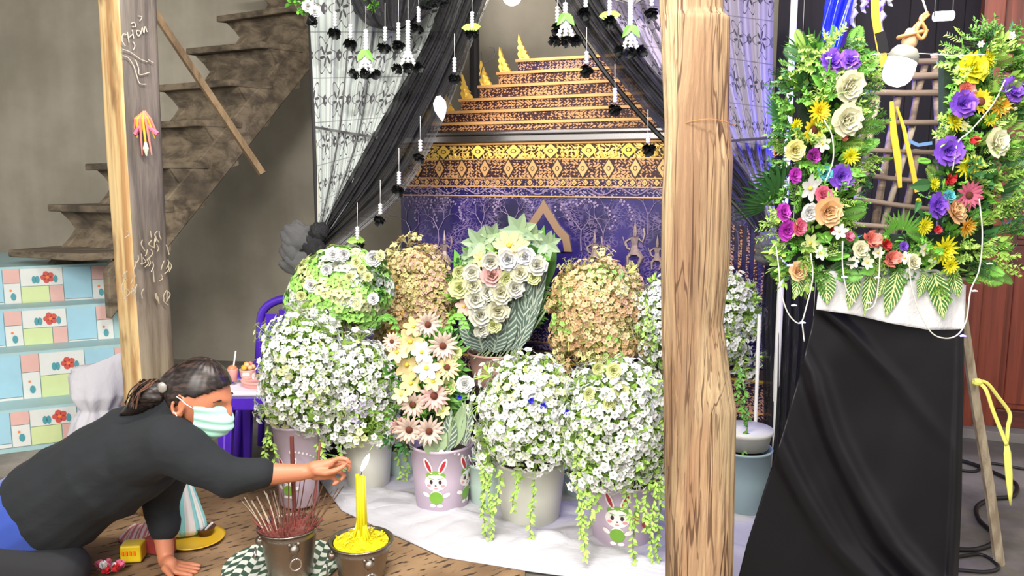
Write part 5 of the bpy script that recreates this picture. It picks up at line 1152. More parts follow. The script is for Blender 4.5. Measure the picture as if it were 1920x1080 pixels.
for a, b, c_, d_, r, m in ((1650, 150, 1605, 290, .013, 0), (1645, 180, 1622, 300, .012, 1), (1684, 180, 1640, 420, .014, 0), (1735, 120, 1708, 240, .013, 0), (1712, 235, 1650, 440, .012, 1), (1720, 280, 1690, 430, .014, 0), (1600, 160, 1598, 430, .011, 1), (1752, 100, 1765, 420, .013, 0), (1712, 105, 1712, 180, .007, 1), (1775, 90, 1790, 330, .011, 0), (1625, 300, 1590, 430, .014, 1), (1660, 310, 1640, 440, .012, 0)):
    mb = MB(); mb.tube([P(a, b, YR), P((a + c_) / 2 + R.uniform(-3, 3), (b + d_) / 2, YR), P(c_, d_, YR)], [r, r * .9, r], 7); mb.build('upright_stick', (M_rack, M_rackl)[m], rk, smooth=True)
for px in (1600, 1780):
    mb = MB(); mb.tube([P(px, 100, YR + .03), V((P(px, 500, YR).x, YR + .03, 0))], .016, 7); mb.build('leg', M_rack, rk, smooth=True)
M_yel = mat('yellow_strap', (246, 200, 60), .5); M_dkr = mat('black_strap', (30, 28, 32), .4)
def strip(name, pts, w, m, lab, cat, Y):
    mb = MB(); p = [P(a, b, Y) for a, b in pts]
    vs = []; 
    for i, q in enumerate(p):
        t = (p[min(i + 1, len(p) - 1)] - p[max(0, i - 1)]).normalized(); s = t.cross(V((0, 1, 0))).normalized(); k = w[i] if isinstance(w, (list, tuple)) else w
        for dy in (0, .004): vs += [q + s * k + V((0, dy, 0)), q - s * k + V((0, dy, 0))]
    fs = [(0, 1, 3, 2), tuple(len(vs) - 4 + j for j in (2, 3, 1, 0))]
    for i in range(len(p) - 1):
        a = i * 4; fs += [(a, a + 4, a + 5, a + 1), (a + 2, a + 3, a + 7, a + 6), (a, a + 2, a + 6, a + 4), (a + 1, a + 5, a + 7, a + 3)]
    mb.add(vs, fs); o = mb.build(name, m); tag(o, lab, cat); return o
strip('yellow_strap', [(1672, 190), (1676, 250), (1684, 300), (1688, 352)], [.006, .012, .012, .006], M_yel, 'yellow strap hanging in the stick rack, the wider and left one', 'strap', YR - .05)
strip('yellow_strap', [(1682, 200), (1695, 240), (1708, 300), (1720, 360)], [.003, .006, .008, .008], M_yel, 'yellow strap hanging in the stick rack, the slanting right one', 'strap', YR - .06)
strip('yellow_ribbon', [(1640, -40), (1642, 30), (1650, 80), (1660, 125)], .014, M_yel, 'yellow and black ribbon hanging above the LED bulb', 'ribbon', 2.9)
strip('black_ribbon', [(1650, 60), (1655, 80), (1658, 98)], .017, M_dkr, 'black band across the yellow ribbon above the bulb', 'ribbon', 2.89)
strip('blue_string', [(1700, 262), (1722, 272), (1748, 268)], .006, mat('blue_string', (110, 150, 200), .6), 'short pale blue string knotted on the stick rack', 'string', YR - .06)
M_bluefoil = mat('shiny_blue_foil', (20, 40, 250), .18, .35, coat=.5)
mb = MB(); mb.grid(lambda u, v: P(1575 + 8 * (1 - v) - 18 * v + (u - .5) * (58 - 14 * v), -60 + 175 * v, 3.0 - .03 * math.sin(u * PI) - .012 * math.sin(u * 12 + v * 6)), 24, 24); tag(mb.build('blue_foil_drape', M_bluefoil, smooth=True), 'shiny blue foil drape hanging behind the top left of the flower frame', 'drape')
for k, (px, l, c_) in enumerate(((1600, 52, 'white'), (1617, 25, 'lilac'), (1648, 30, 'purple'), (1598, 30, 'white'), (1668, 12, 'white'), (1624, 14, 'purple'), (1654, 60, 'lilac'))):
    mb = MB(); p = P(px, -40, 3.05); e = P(px + R.uniform(-3, 3), l, 3.05); mb.tube([p.lerp(e, t / 10) + V((.007 * math.sin(t * 2.1), .007 * math.cos(t * 2.1), 0)) for t in range(11)], [.012, .014, .010, .015, .010, .014, .009, .012, .009, .008, .002], 6)
    tag(mb.build('tinsel_strand', FC[c_]), 'shiny tinsel strand above the flower frame, ' + ('long pale leftmost', 'lilac second-left', 'purple between yellow ribbon and foil', 'short white leftmost', 'white right of the yellow ribbon', 'short purple in the middle', 'long lilac beside the yellow ribbon')[k], 'tinsel', 'tinsel strands above the flower frame')
a, b = P(1752, 31, 3.3), P(1786, 29, 3.3); lt2 = thing('light_tube', a, 'short lit white light tube beside the door frame', 'lamp'); mb = MB(); mb.tube([a, b], .019, 14); mb.build('tube_glass', M_whiteglass, lt2, smooth=True)
for q_ in (a, b): mb = MB(); mb.tube([q_, q_ + V((0, .02, .9))], .003, 6); mb.build('hanging_cord', M_black, lt2)
bl = thing('hanging_bulb', P(962, -4, 4.0), 'lit round white bulb above the coffin lid', 'lamp')
mb = MB(); mb.ball(P(960, -8, 4.0), .047, 20, 14); mb.build('bulb_glass', M_whiteglass, bl, smooth=True)
mb = MB(); p = P(960, -8, 4.0) + V((0, 0, .045)); mb.tube([p, p + V((0, 0, .05))], .018, 12); mb.tube([p + V((0, 0, .05)), p + V((0, 0, .8))], .003, 6); mb.build('cord', M_cord, bl)
mb = MB(); c_ = thing('wire', P(905, 115, 4.2), 'thin wire curl poking out beside the curtain left of the coffin lid', 'wire')
mb.tube(bez([P(900, 148, 4.2), P(907, 122, 4.2), P(925, 108, 4.2), P(928, 92, 4.2), P(918, 88, 4.2)], 8), .003, 5); mb.tube(bez([P(907, 122, 4.2), P(902, 98, 4.2)], 4), .002, 5); mb.build('strand', M_black, c_)
# yellow ribbon on the easel leg
yr = thing('yellow_ribbon', P(1832, 716, 2.4), 'limp yellow-green plastic ribbon tied to the easel leg', 'ribbon'); M_yg = mat('yellow_green_ribbon', (226, 222, 110), .45)
def flat_tube(name, pts, r, par, m, flat=.25):
    mb = MB(); mb.tube(bez([P(*q) for q in pts], 6), r, 8, flat=flat, upv=(0, -1, 0)); mb.build(name, m, par, smooth=True)
flat_tube('ribbon_loop', [(1832, 716, 2.40), (1850, 718, 2.38), (1872, 745, 2.38), (1893, 775, 2.38), (1890, 800, 2.38), (1887, 832, 2.38)], .006, yr, M_yg)
flat_tube('ribbon_loop', [(1832, 716, 2.40), (1848, 730, 2.37), (1862, 770, 2.37), (1878, 810, 2.37), (1888, 835, 2.37)], .006, yr, M_yg)
mb = MB(); mb.tube(bez([P(1887, 830, 2.375), P(1889, 860, 2.375), P(1893, 900, 2.375), P(1895, 948, 2.375)], 6), [.005] + [.011] * 12 + [.008, .008, .006, .005, .004, .003], 8, flat=.3, upv=(0, -1, 0)) if False else mb.tube([P(1887, 830, 2.375), P(1889, 850, 2.375), P(1892, 890, 2.375), P(1894, 925, 2.375), P(1895, 948, 2.375)], [.006, .012, .012, .008, .003], 8, flat=.3, upv=(0, -1, 0)); mb.build('ribbon_tail', M_yg, yr, smooth=True)
mb = MB(); mb.ball(P(1832, 716, 2.39), (.016, .016, .012), 10, 6, fn=lambda p: p * (1 + .2 * noise.noise(p * 3))); mb.build('knot', M_yg, yr)
# cables on the floor
cb = [fl(1790, 860, .012), fl(1830, 872, .012), fl(1868, 888, .012), fl(1905, 908, .012), fl(1898, 930, .012), fl(1860, 935, .012), fl(1832, 950, .012), fl(1836, 975, .012), fl(1862, 1000, .012), fl(1862, 1018, .012), fl(1830, 1030, .012), fl(1790, 1030, .012)]
mb = MB(); mb.tube(bez(cb, 8), .0085, 8); tag(mb.build('power_cable', M_black, smooth=True), 'thick black power cable snaking on the concrete past the easel leg', 'cable')
cb = [fl(1790, 1045, .009), fl(1840, 1040, .009), fl(1872, 1062, .009), fl(1850, 1072, .009), fl(1790, 1068, .009)]
mb = MB(); mb.tube(bez(cb, 8), .006, 8); tag(mb.build('power_cable', M_black, smooth=True), 'thin black cable loop around the foot of the easel leg', 'cable')
cb = [fl(1790, 880, .009), fl(1830, 883, .009), fl(1850, 868, .009), fl(1925, 880, .009)]
mb = MB(); mb.tube(bez(cb, 8), .006, 8); tag(mb.build('power_cable', M_black, smooth=True), 'thin black cable lying nearest the door sill', 'cable')
# ------------------------------------------------------------------ violet stool with offerings, violet chair
def rbox(mb, c, sx, sy, sz, top=1.0): # tapered box: base at c
    x, y = sx / 2, sy / 2; mb.hexa([(c[0] - x, c[1] - y, c[2]), (c[0] + x, c[1] - y, c[2]), (c[0] + x, c[1] + y, c[2]), (c[0] - x, c[1] + y, c[2]), (c[0] - x * top, c[1] - y * top, c[2] + sz), (c[0] + x * top, c[1] - y * top, c[2] + sz), (c[0] + x * top, c[1] + y * top, c[2] + sz), (c[0] - x * top, c[1] + y * top, c[2] + sz)])
def bev(o, w=.006, s=2): b = o.modifiers.new('b', 'BEVEL'); b.width = w; b.segments = s; return o
ys = 3.18; x0 = P(420, 800, ys).x; x1 = x0 + .24; zt_ = P(455, 734, ys).z
st = thing('plastic_stool', V(((x0 + x1) / 2, ys + .13, 0)), 'violet plastic stool with a pale top holding the pink tray', 'stool')
mb = MB(); mb.box(((x0 + x1) / 2, ys + .13, zt_ - .011), (x1 - x0 + .02, .28, .022)); bev(mb.build('seat', mat('pale_lavender_top', (226, 218, 232), .45), st), .01)
mb = MB(); mb.box(((x0 + x1) / 2, ys + .13, zt_ - .052), (x1 - x0, .26, .06)); bev(mb.build('apron', M_purple, st), .008)
for sx in (0, 1):
    for sy in (0, 1):
        X = (x0 + .012, x1 - .012)[sx]; Yy = ys + (.015, .245)[sy]; ox = (-.022, .022)[sx]; oy = (-.018, .018)[sy]; mb = MB(); w = .026
        b = V((X + ox, Yy + oy, 0)); t = V((X, Yy, zt_ - .06)); q = [V((-w, -w * .7, 0)), V((w, -w * .7, 0)), V((w, w * .7, 0)), V((-w, w * .7, 0))]
        mb.hexa([b + k * .9 for k in q] + [t + k * 1.2 for k in q]); l = bev(mb.build('leg', M_purple, st), .006)
        mb = MB(); mb.tube([b + V((0, -w * .7, 0)), t + V((0, -w * .85, 0))], .004, 6); mb.build('highlight_rib', mat('violet_highlight_plastic', (128, 92, 220), .3), l) if sy == 0 else None  # paler strip paints a highlight down each front leg
tr = thing('pink_tray', V((x0 + .13, ys + .11, zt_)), 'round pink tray on the violet stool', 'tray'); M_pk = mat('pink_plastic', (232, 166, 156), .4)
mb = MB(); mb.lathe([(0, 0), (.075, 0), (.080, .006), (.082, .018), (.086, .020), (.086, .027), (.078, .027), (.072, .02), (0, .018)], 32, (tr.location.x, tr.location.y, zt_)); mb.build('tray_body', M_pk, tr, smooth=True)
zt2 = zt_ + .0185
def cup(px, lab, col, straw):
    c = V((P(px, 700, ys + .10).x, ys + .10, zt2)); t = thing('drink_cup', c, lab, 'cup'); mb = MB(); mb.lathe([(0, 0), (.017, 0), (.022, .05), (.0225, .052), (.020, .052), (.016, .004), (0, .004)], 20, c); mb.build('cup_body', M_pk, t, smooth=True)
    mb = MB(); mb.ball(c + V((0, 0, .052)), (.020, .020, .016), 12, 6); mb.build('drink', mat('orange_drink', col, .3), t, smooth=True)
    if straw: mb = MB(); mb.tube([c + V((0, 0, .03)), c + V((.018, 0, .128))], .0035, 8); mb.build('straw', M_plain_white, t)
cup(436, 'small pink cup with an upright straw on the pink tray', (228, 130, 90), True)
c = V((P(464, 700, ys + .13).x, ys + .135, zt2)); bk = thing('offering_bowl', c, 'small pale bowl heaped with orange jelly pieces on the pink tray', 'bowl')
mb = MB(); mb.lathe([(0, 0), (.022, 0), (.030, .012), (.034, .040), (.036, .042), (.031, .042), (.026, .01), (0, .006)], 24, c); mb.build('bowl_body', mat('pale_basket', (226, 196, 184), .5), bk, smooth=True)
for k in range(9):
    a = k * 2.4; q = .022 * math.sqrt(k / 9); mb = MB(); mb.ball(c + V((q * math.cos(a), q * math.sin(a), .050 + .012 * (k < 4))), (.013, .013, .011), 8, 5); mb.build('jelly_piece', (FC['coral'], FC['orange'], FC['peach'])[k % 3], bk, smooth=True)
mb = MB(); mb.box(c + V((.004, -.033, .026)), (.030, .003, .012)); mb.build('paper_label', M_plain_white, bk)
# chair
Yc = 3.75; xc = P(557, 600, Yc).x; ch = thing('plastic_chair', V((xc, Yc, 0)), 'violet plastic chair with a rounded back behind the left flower buckets', 'chair')
mb = MB(); mb.box((xc, Yc - .18, .42), (.40, .38, .03)); bev(mb.build('seat', M_purple, ch), .012)
for sx in (-1, 1):
    for sy in (-.34, 0): mb = MB(); mb.tube([(xc + sx * .20, Yc + sy * 1.05, 0), (xc + sx * .17, Yc + sy, .42)], .017, 8); mb.build('leg', M_purple, ch, smooth=True)
ztop = P(530, 560, Yc).z
def arch(t, k=1.0): a = PI * t; return V((xc - math.cos(a) * .19 * k, Yc + .04, .55 + (ztop - .55) * math.sin(a) ** .55 * (1 if k == 1 else .93)))
mb = MB(); mb.tube([V((xc - .19, Yc, .43))] + [arch(k / 20) for k in range(21)] + [V((xc + .19, Yc, .43))], .020, 8); mb.build('back_frame', M_purple, ch, smooth=True)
for k in range(5):
    mb = MB(); x = xc - .13 + .065 * k; zz = .50 + (ztop - .55) * math.sin(math.acos(max(-1, min(1, (x - xc) / .19)))) ** .5; mb.box((x, Yc + .035, (.43 + zz) / 2), (.061, .012, zz - .43)); bev(mb.build('back_slat', M_purple, ch), .004)

# ------------------------------------------------------------------ white sack by the hewn post
Ysk = 3.42; c = V((P(188, 780, Ysk).x, Ysk, 0)); zt_ = P(190, 680, Ysk).z; zk = P(190, 764, Ysk).z
mb = MB()
def sack(u, v):
    a = 2 * PI * u; z = zt_ * v; kn = abs(z - zk)
    r = interp([(0, .02), (.02, .12), (zk * .5, .145), (zk - .05, .11), (zk, .075), (zk + .06, .115), (zt_ - .02, .125), (zt_, .12)], z); fo = .10 * math.sin(a * 9 + z * 6) * math.exp(-(kn / .08) ** 2) + .08 * noise.noise(V((math.cos(a) * 2, math.sin(a) * 2, z * 6)))
    fl_ = 1.0 if z < zk else max(.35, 1 - (z - zk) / (zt_ - zk) * .65); tilt = (z - zk) * .25 * (z > zk)
    return c + V((math.cos(a) * r * (1 + fo) * (1.0 + .0 * (1 - fl_)), math.sin(a) * r * (1 + fo) * fl_, z + .05 * math.cos(a) * (v > .8) * (v - .8) * 5))
mb.grid(sack, 72, 60); mb.ball(c + V((0, 0, zt_ - .035)), (.115, .045, .03), 20, 8); o = mb.build('sack_body', M_wfloor, smooth=True); tag(o, 'white cloth sack tied at the neck, standing at the foot of the tiled steps', 'sack'); o.name = 'white_sack'

# ------------------------------------------------------------------ incense pot, candle pot, round mat
YPt = 2.45
M_tatt = mat('green_white_printed_plastic', rough=.4, color=lambda nt: (lambda c: mixc(nt, ss(sin(c[0] * 110.0) * sin(c[1] * 110.0 + 2.0 * sin(c[0] * 60.0)), -.05, .1), (60, 84, 66), (214, 218, 206)))(coords(nt)))
c = V((P(530, 1080, 2.52).x, 2.52, .013)); mb = MB(); mb.lathe([(0, 0), (.19, 0), (.192, .003), (.19, .006), (0, .006)], 48); mb.v = [tuple(V(p) + c) for p in mb.v]; tag(mb.build('round_place_mat', M_tatt), 'round green and white patterned mat under the silver pots', 'mat')
def silver_pot(px, rim, r, lab, name, taper=.78):
    c = V((P(px, rim, YPt).x, YPt, .0195)); h = P(px, rim, YPt).z - c.z; t = thing(name, c, lab, 'pot')
    mb = MB(); mb.lathe([(0, 0), (r * taper, 0), (r * taper * 1.03, .01), (r * taper, .02), (r * .95, h - .03), (r * .98, h - .02), (r * .94, h - .014), (r * .98, h - .008), (r * 1.08, h - .002), (r * 1.10, h), (r * 1.06, h + .003), (r * .97, h), (r * .93, h - .02), (r * .90, h * .7), (0, h * .7)], 56, c); mb.build('pot_body', M_silver, t, smooth=True)
    for a in (-PI / 2 + .45, PI + .2, PI / 2):
        p = c + V((r * .96 * math.cos(a), r * .96 * math.sin(a), h - .055)); d = V((math.cos(a), math.sin(a), 0)); s = V((-d.y, d.x, 0)); mb = MB()
        mb.ball(p + V((0, 0, .012)), (.017, .017, .017), 12, 8, fn=lambda q: q * (1 + .15 * math.sin(8 * q.x) * math.sin(9 * q.z)))
        for sg in (-1, 1): mb.ball(p + s * sg * .014 + V((0, 0, .028)), .007, 8, 5)
        m_ = mb.build('lion_mask', M_silver, t, smooth=True); mb = MB(); mb.tube([p + d * .018 + s * (.017 * math.sin(k * PI / 10)) + V((0, 0, -.012 - .024 * (1 - math.cos(k * PI / 10)) * .8)) for k in range(21)], .003, 6); mb.build('ring_handle', M_steel, t, smooth=True)
    return t, c, h
ip, ci, hi_ = silver_pot(541, 985, .092, 'taller silver pot crammed with burning incense sticks', 'incense_pot')
ran = random.Random(2)
mb = MB(); mb.lathe([(0, .006), (.05, .004), (.086, -.006), (.086, -.03), (0, -.03)], 32); mb.v = [tuple(V(p) + ci + V((0, 0, hi_))) for p in mb.v]; mb.build('ash', mat('red_brown_ash', (120, 66, 58), .95, var=.4, vscale=120), ip, smooth=True)
mb = MB()
for k in range(170):
    a = ran.uniform(0, 6.28); q = math.sqrt(ran.uniform(0, 1)) * .085; b = ci + V((q * math.cos(a), q * math.sin(a), hi_ - .01)); e = b + V((math.cos(a) * q * .35, math.sin(a) * q * .3, ran.uniform(.02, .045))); mb.tube([b, e], .0013, 4)
o = mb.build('incense_stubs', mat('incense_red', (150, 78, 70), .8, var=.3, vscale=30), ip); o['kind'] = 'stuff'
M_inc = mat('incense_stick_brown', (104, 72, 54), .8); M_incp = mat('incense_stick_pale', (200, 184, 160), .8); zr = ci.z + hi_
nth = ['outermost', 'second', 'third', 'fourth', 'fifth', 'sixth', 'seventh', 'eighth', 'ninth', 'tenth', 'eleventh', 'twelfth', 'thirteenth', 'fourteenth', 'fifteenth', 'sixteenth', 'seventeenth', 'eighteenth', 'nineteenth', 'twentieth']; nth += ['twenty-' + q for q in ('first', 'second', 'third', 'fourth', 'fifth', 'sixth', 'seventh', 'eighth', 'ninth')] + ['thirtieth'] + ['thirty-' + q for q in ('first', 'second', 'third', 'fourth')]
for k in range(34):
    if k < 18: bx, tx, ty = 492 + k * 2.6, 449 + k * 4.6, 934 + 6 * math.sin(k * 1.7) - (k > 9) * 8
    elif k < 28: bx, tx, ty = 520 + (k - 18) * 6, 508 + (k - 18) * 11, (920, 880, 905, 872, 912, 900, 880, 925, 890, 905)[k - 18]
    else: bx, tx, ty = 572 + (k - 28) * 4, 590 + (k - 28) * 11, 935 - (k - 28) * 5
    Yb = YPt + ran.uniform(-.05, .05); b = P(bx, 985, Yb); b.z = zr - .01; e = P(tx, ty, Yb + ran.uniform(-.02, .02)); mb = MB(); mb.tube([b, b.lerp(e, .5) + V((.002, 0, 0)), e], .0015 if k % 3 else .0019, 5)
    tag(mb.build('incense_stick', M_incp if k < 16 and k % 3 else M_inc), 'thin incense stick in the taller silver pot, %s from the left' % nth[k], 'incense', 'thin incense sticks in the taller silver pot')
mb = MB(); b = P(553, 985, YPt - .02); b.z = zr - .01; mb.tube([b, P(552, 950, YPt - .02)], .0022, 6); mb.tube([P(552, 956, YPt - .02), P(549, 880, YPt - .03), P(547, 818, YPt - .03)], [.0065, .0075, .0065], 8); tag(mb.build('thick_incense_stick', mat('dark_red_incense', (96, 44, 36), .8)), 'single thick dark red incense stick towering over the thin ones', 'incense')
mb = MB(); b = P(607, 955, YPt); mb.tube([P(585, 985, YPt), P(590, 940, YPt + .02), P(600, 830, YPt + .06)], .0045, 7); tag(mb.build('thick_incense_stick', mat('dull_red_incense', (130, 70, 64), .8)), 'dull red incense stick standing right of the thick dark one, partly behind the hand', 'incense')
cp, cc_, hc = silver_pot(677, 1012, .096, 'shorter silver pot filled with yellow wax drips', 'candle_pot')
M_wax = mat('yellow_wax', (250, 200, 20), .45, sss=.3, var=.12, vscale=60)
mb = MB(); mb.grid(lambda u, v: cc_ + V((.088 * v * math.cos(2 * PI * u), .088 * v * math.sin(2 * PI * u), hc - .004 + .030 * (1 - v) ** 2 + .005 * noise.noise(V((u * 20, v * 14, 0))) * (v < .98))), 48, 20); mb.build('melted_wax', M_wax, cp, smooth=True)
mb = MB()
for k in range(120):
    a = ran.uniform(0, 6.28); q = ran.uniform(.01, .084); b = cc_ + V((q * math.cos(a), q * math.sin(a), hc + .02 * (1 - q / .085))); e = b + V((ran.uniform(-.014, .014), ran.uniform(-.014, .014), ran.uniform(-.002, .010))); mb.tube([b, e], .0022, 4)
o = mb.build('wax_curls', M_wax, cp); o['kind'] = 'stuff'
ctop = P(676, 892, YPt); cb_ = V((ctop.x, YPt, cc_.z + hc)); cdl = thing('candle_bundle', cb_, 'tall bundle of yellow candles standing in the wax-filled pot', 'candle')
for k in range(9):
    a = k * 2 * PI / 8; q = .011 if k < 8 else 0; mb = MB(); o_ = V((q * math.cos(a), q * math.sin(a), 0)); mb.tube([cb_ + o_ * 1.2, cb_.lerp(ctop, .5) + o_, ctop + o_ + V((0, 0, ran.uniform(-.01, .006)))], .0062, 8); mb.build('candle_rod', M_wax, cdl, smooth=True)
for k in range(26):
    a = ran.uniform(0, 6.28); q = ran.uniform(.016, .034); h0 = ran.uniform(.02, .075); mb = MB(); b = cb_ + V((q * math.cos(a), q * math.sin(a), .0)); mb.tube([b, b + V((-q * .4 * math.cos(a), -q * .4 * math.sin(a), h0 * .6)), b + V((-q * .55 * math.cos(a), -q * .55 * math.sin(a), h0))], [.0055, .0045, .0025], 6); mb.build('drip_streak', M_wax, cdl, smooth=True)
mb = MB(); mb.tube([ctop + V((0, 0, -.004)), ctop + V((.004, 0, .012))], .0012, 5); mb.build('wick', M_black, cdl)
fb = P(678, 882, YPt); ftp = P(692, 851, YPt); mb = MB(); mb.tube([fb, fb.lerp(ftp, .25), fb.lerp(ftp, .55), fb.lerp(ftp, .85), ftp], [.003, .0075, .0085, .005, .0006], 12); o = mb.build('flame', mat('candle_flame', (255, 255, 250), .5, emit=(255, 250, 235), estr=5), cdl, smooth=True); o['label'] = 'white leaning flame'

# ------------------------------------------------------------------ things on the mat behind the woman's arm
c = fl(338, 1006, .014); Yb = c.y; zt_ = P(334, 884, Yb).z; k_ = Yb / FPX
def bagf(u, v):
    a = 2 * PI * u; z = c.z + (zt_ - c.z) * v; r = interp([(0, .02), (.03, 38 * k_), (.10, 45 * k_), (.2, 43 * k_), (.5, 31 * k_), (.8, 18 * k_), (1.0, 6 * k_)], v)
    r *= 1 + .07 * math.sin(7 * a) * (.3 + v) + .03 * math.sin(17 * a); return V((c.x + r * math.cos(a) + .004 * v, Yb + .03 + r * .75 * math.sin(a), z))
mb = MB(); mb.grid(bagf, 90, 30); M_bag = mat('white_plastic_with_teal_stripes', rough=.4, color=lambda nt: (lambda u: mixc(nt, ss(sin(u[0] * 56.0 + 1.2), .25, .45), (226, 222, 224), (130, 196, 200)))(coords(nt, 'UV')))
tag(mb.build('striped_plastic_bag', M_bag, smooth=True), 'white plastic bag with teal stripes gathered at the top behind the woman', 'bag')
c2 = fl(352, 1030, .016); pl = MB(); pl.lathe([(0, 0), (.075, 0), (.10, .012), (.102, .015), (.09, .012), (.07, .006), (0, .006)], 32, (fl(372, 1012, 0).x, c.y - .02, .008)); tag(pl.build('yellow_dish', mat('mustard_enamel', (206, 164, 40), .35), smooth=True), 'shallow mustard yellow dish under the striped plastic bag', 'dish')
cb2 = fl(386, 1003, .012); mb = MB(); mb.lathe([(0, 0), (.022, 0), (.034, .03), (.036, .032), (.03, .03), (.02, .006), (0, .006)], 24, cb2); tag(mb.build('brown_bowl', mat('brown_glaze', (84, 52, 40), .3), smooth=True), 'little dark brown bowl right of the striped plastic bag', 'bowl')
mb = MB(); a = fl(388, 985, .05); mb.tube([cb2 + V((0, 0, .02)), a + V((.02, 0, .01))], .004, 6); tag(mb.build('white_spoon', M_plain_white), 'short white spoon leaning in the dark brown bowl', 'spoon')
cx = fl(243, 1056, .014); mb = MB(); mb.box(cx + V((0, .03, .030)), (.068, .06, .060), Matrix.Rotation(.12, 3, 'Z')); bx = bev(mb.build('yellow_box', mat('yellow_orange_box', (244, 180, 30), .35, var=.2, vscale=30)), .006); tag(bx, 'small yellow-orange box on the mat behind the supporting arm', 'box')
for dx in (-.018, -.006, .006, .018): mb = MB(); mb.box(cx + V((dx, -.004 + dx * .12, .036)), (.006, .002, .014)); mb.build('printed_mark', mat('orange_print', (232, 120, 20), .4), bx)
rc_ = fl(283, 1050, .014); mb = MB(); mb.box(rc_ + V((.01, .05, .03)), (.10, .05, .055), Matrix.Rotation(-.3, 3, 'Z')); tag(bev(mb.build('dark_red_box', mat('dark_red_card', (136, 50, 48), .5))), 'dark red box beside the small yellow-orange box', 'box')
of = thing('flower_offering', fl(205, 1066, .014), 'pink and white flower offering on the mat left of the yellow-orange box', 'flowers')
for k in range(7): flower(of, ('carnation', 'bud')[k % 2], ('pink', 'white', 'red')[k % 3], fl(188 + k * 6, 1062 + (k % 3) * 5, .03 + .012 * (k % 2)), .022, (R.uniform(-.5, .5), -.4, 1))
pk = fl(272, 1012, .014); mb = MB(); mb.grid(lambda u, v: pk + V(((u - .5) * .16, (v - .5) * .12 + .02, .02 + .03 * math.sin(u * PI) * math.sin(v * PI) + .006 * math.sin(u * 30))), 24, 12); o = mb.build('pink_striped_cloth', mat('pink_striped_fabric', rough=.8, color=lambda nt: (lambda u: mixc(nt, ss(sin(u[0] * 70.0), -.1, .2), (222, 200, 200), (196, 110, 116)))(coords(nt, 'UV'))), smooth=True); tag(o, 'crumpled pink striped cloth on the mat by the supporting arm', 'cloth'); so = o.modifiers.new('s', 'SOLIDIFY'); so.thickness = .02; so.offset = -1

# ------------------------------------------------------------------ the woman
def caps(mb, a, b, ra, rb, n=14, sq=None):
    a, b = V(a), V(b); L_ = (b - a).length; ax = (b - a).normalized(); pts = []; rs = []
    for k in range(5): t = k / 4 * PI / 2; pts.append(a - ax * ra * math.cos(t)); rs.append(max(.0004, ra * math.sin(t)))
    for k in range(1, 4): pts.append(a.lerp(b, k / 4)); rs.append(ra + (rb - ra) * k / 4)
    for k in range(5): t = k / 4 * PI / 2; pts.append(b + ax * rb * math.sin(t)); rs.append(max(.0004, rb * math.cos(t)))
    mb.tube(pts, rs, n)
def fuse(name, mb, m, parent, voxel, smooth, label=None):
    """capsules fused into one continuous skin"""
    o = D.objects.new('t', mb.mesh('t', m)); COL.objects.link(o); rm = o.modifiers.new('r', 'REMESH'); rm.mode = 'VOXEL'; rm.voxel_size = voxel
    sm = o.modifiers.new('s', 'SMOOTH'); sm.factor = .5; sm.iterations = smooth
    dg = bpy.context.evaluated_depsgraph_get(); me = D.meshes.new_from_object(o.evaluated_get(dg)); D.objects.remove(o)
    off = wl(parent); 
    for v in me.vertices: v.co = v.co - off
    me.polygons.foreach_set('use_smooth', [True] * len(me.polygons)); me.materials.clear(); me.materials.append(m)
    q = link(name, me, parent)
    if label: q['label'] = label
    return q
M_skin = mat('warm_brown_skin', (186, 118, 86), .5, sss=.15, var=.06, vscale=14); M_shirt = mat('black_knit', (22, 25, 29), .9, var=.08, vscale=9, bump=lambda nt: nse(nt, None, 7, 3), bstr=.35, bdist=.02)
M_hair = mat('dark_hair', rough=.38, color=lambda nt: (lambda c: mixc(nt, ss(nse(nt, vec(nt, c[0] * 12.0, c[1] * 90.0, c[2] * 90.0), 1.0, 3), .4, .7), (20, 15, 14), (62, 46, 40)))(coords(nt)), spec=.4)
M_brhair = mat('brown_hair_streak', (116, 82, 66), .5)
wo = thing('person', V((P(150, 1000, 2.45).x, 2.45, 0)), 'woman in black with a mint face mask kneeling and reaching towards the yellow candle', 'person')
pel = P(0, 1010, 2.45); s1 = P(95, 950, 2.45); s2 = P(180, 895, 2.44); s3 = P(255, 845, 2.42); s4 = P(312, 792, 2.40); nk = P(345, 762, 2.38); hc_ = P(371, 745, 2.36)
shR = P(318, 832, 2.27); elR = P(425, 893, 2.27); wrR = P(566, 886, 2.33); shL = P(318, 830, 2.53); elL = P(300, 955, 2.57); wrL = P(312, 1052, 2.52); haL = V((wrL.x + .03, 2.48, .035))
hipR = pel + V((0, -.09, -.01)); hipL = pel + V((0, .09, -.01)); knR = V((P(120, 1080, 2.36).x, 2.36, .075)); knL = V((P(105, 1080, 2.58).x, 2.58, .075)); ftR = V((pel.x - .16, 2.35, .05)); ftL = V((pel.x - .16, 2.59, .05)); toR = ftR + V((-.13, 0, -.015)); toL = ftL + V((-.13, 0, -.015))
HR = Matrix.Translation(hc_) @ Matrix.Rotation(math.radians(-7), 4, 'Z') @ Matrix.Rotation(math.radians(19), 4, 'Y')
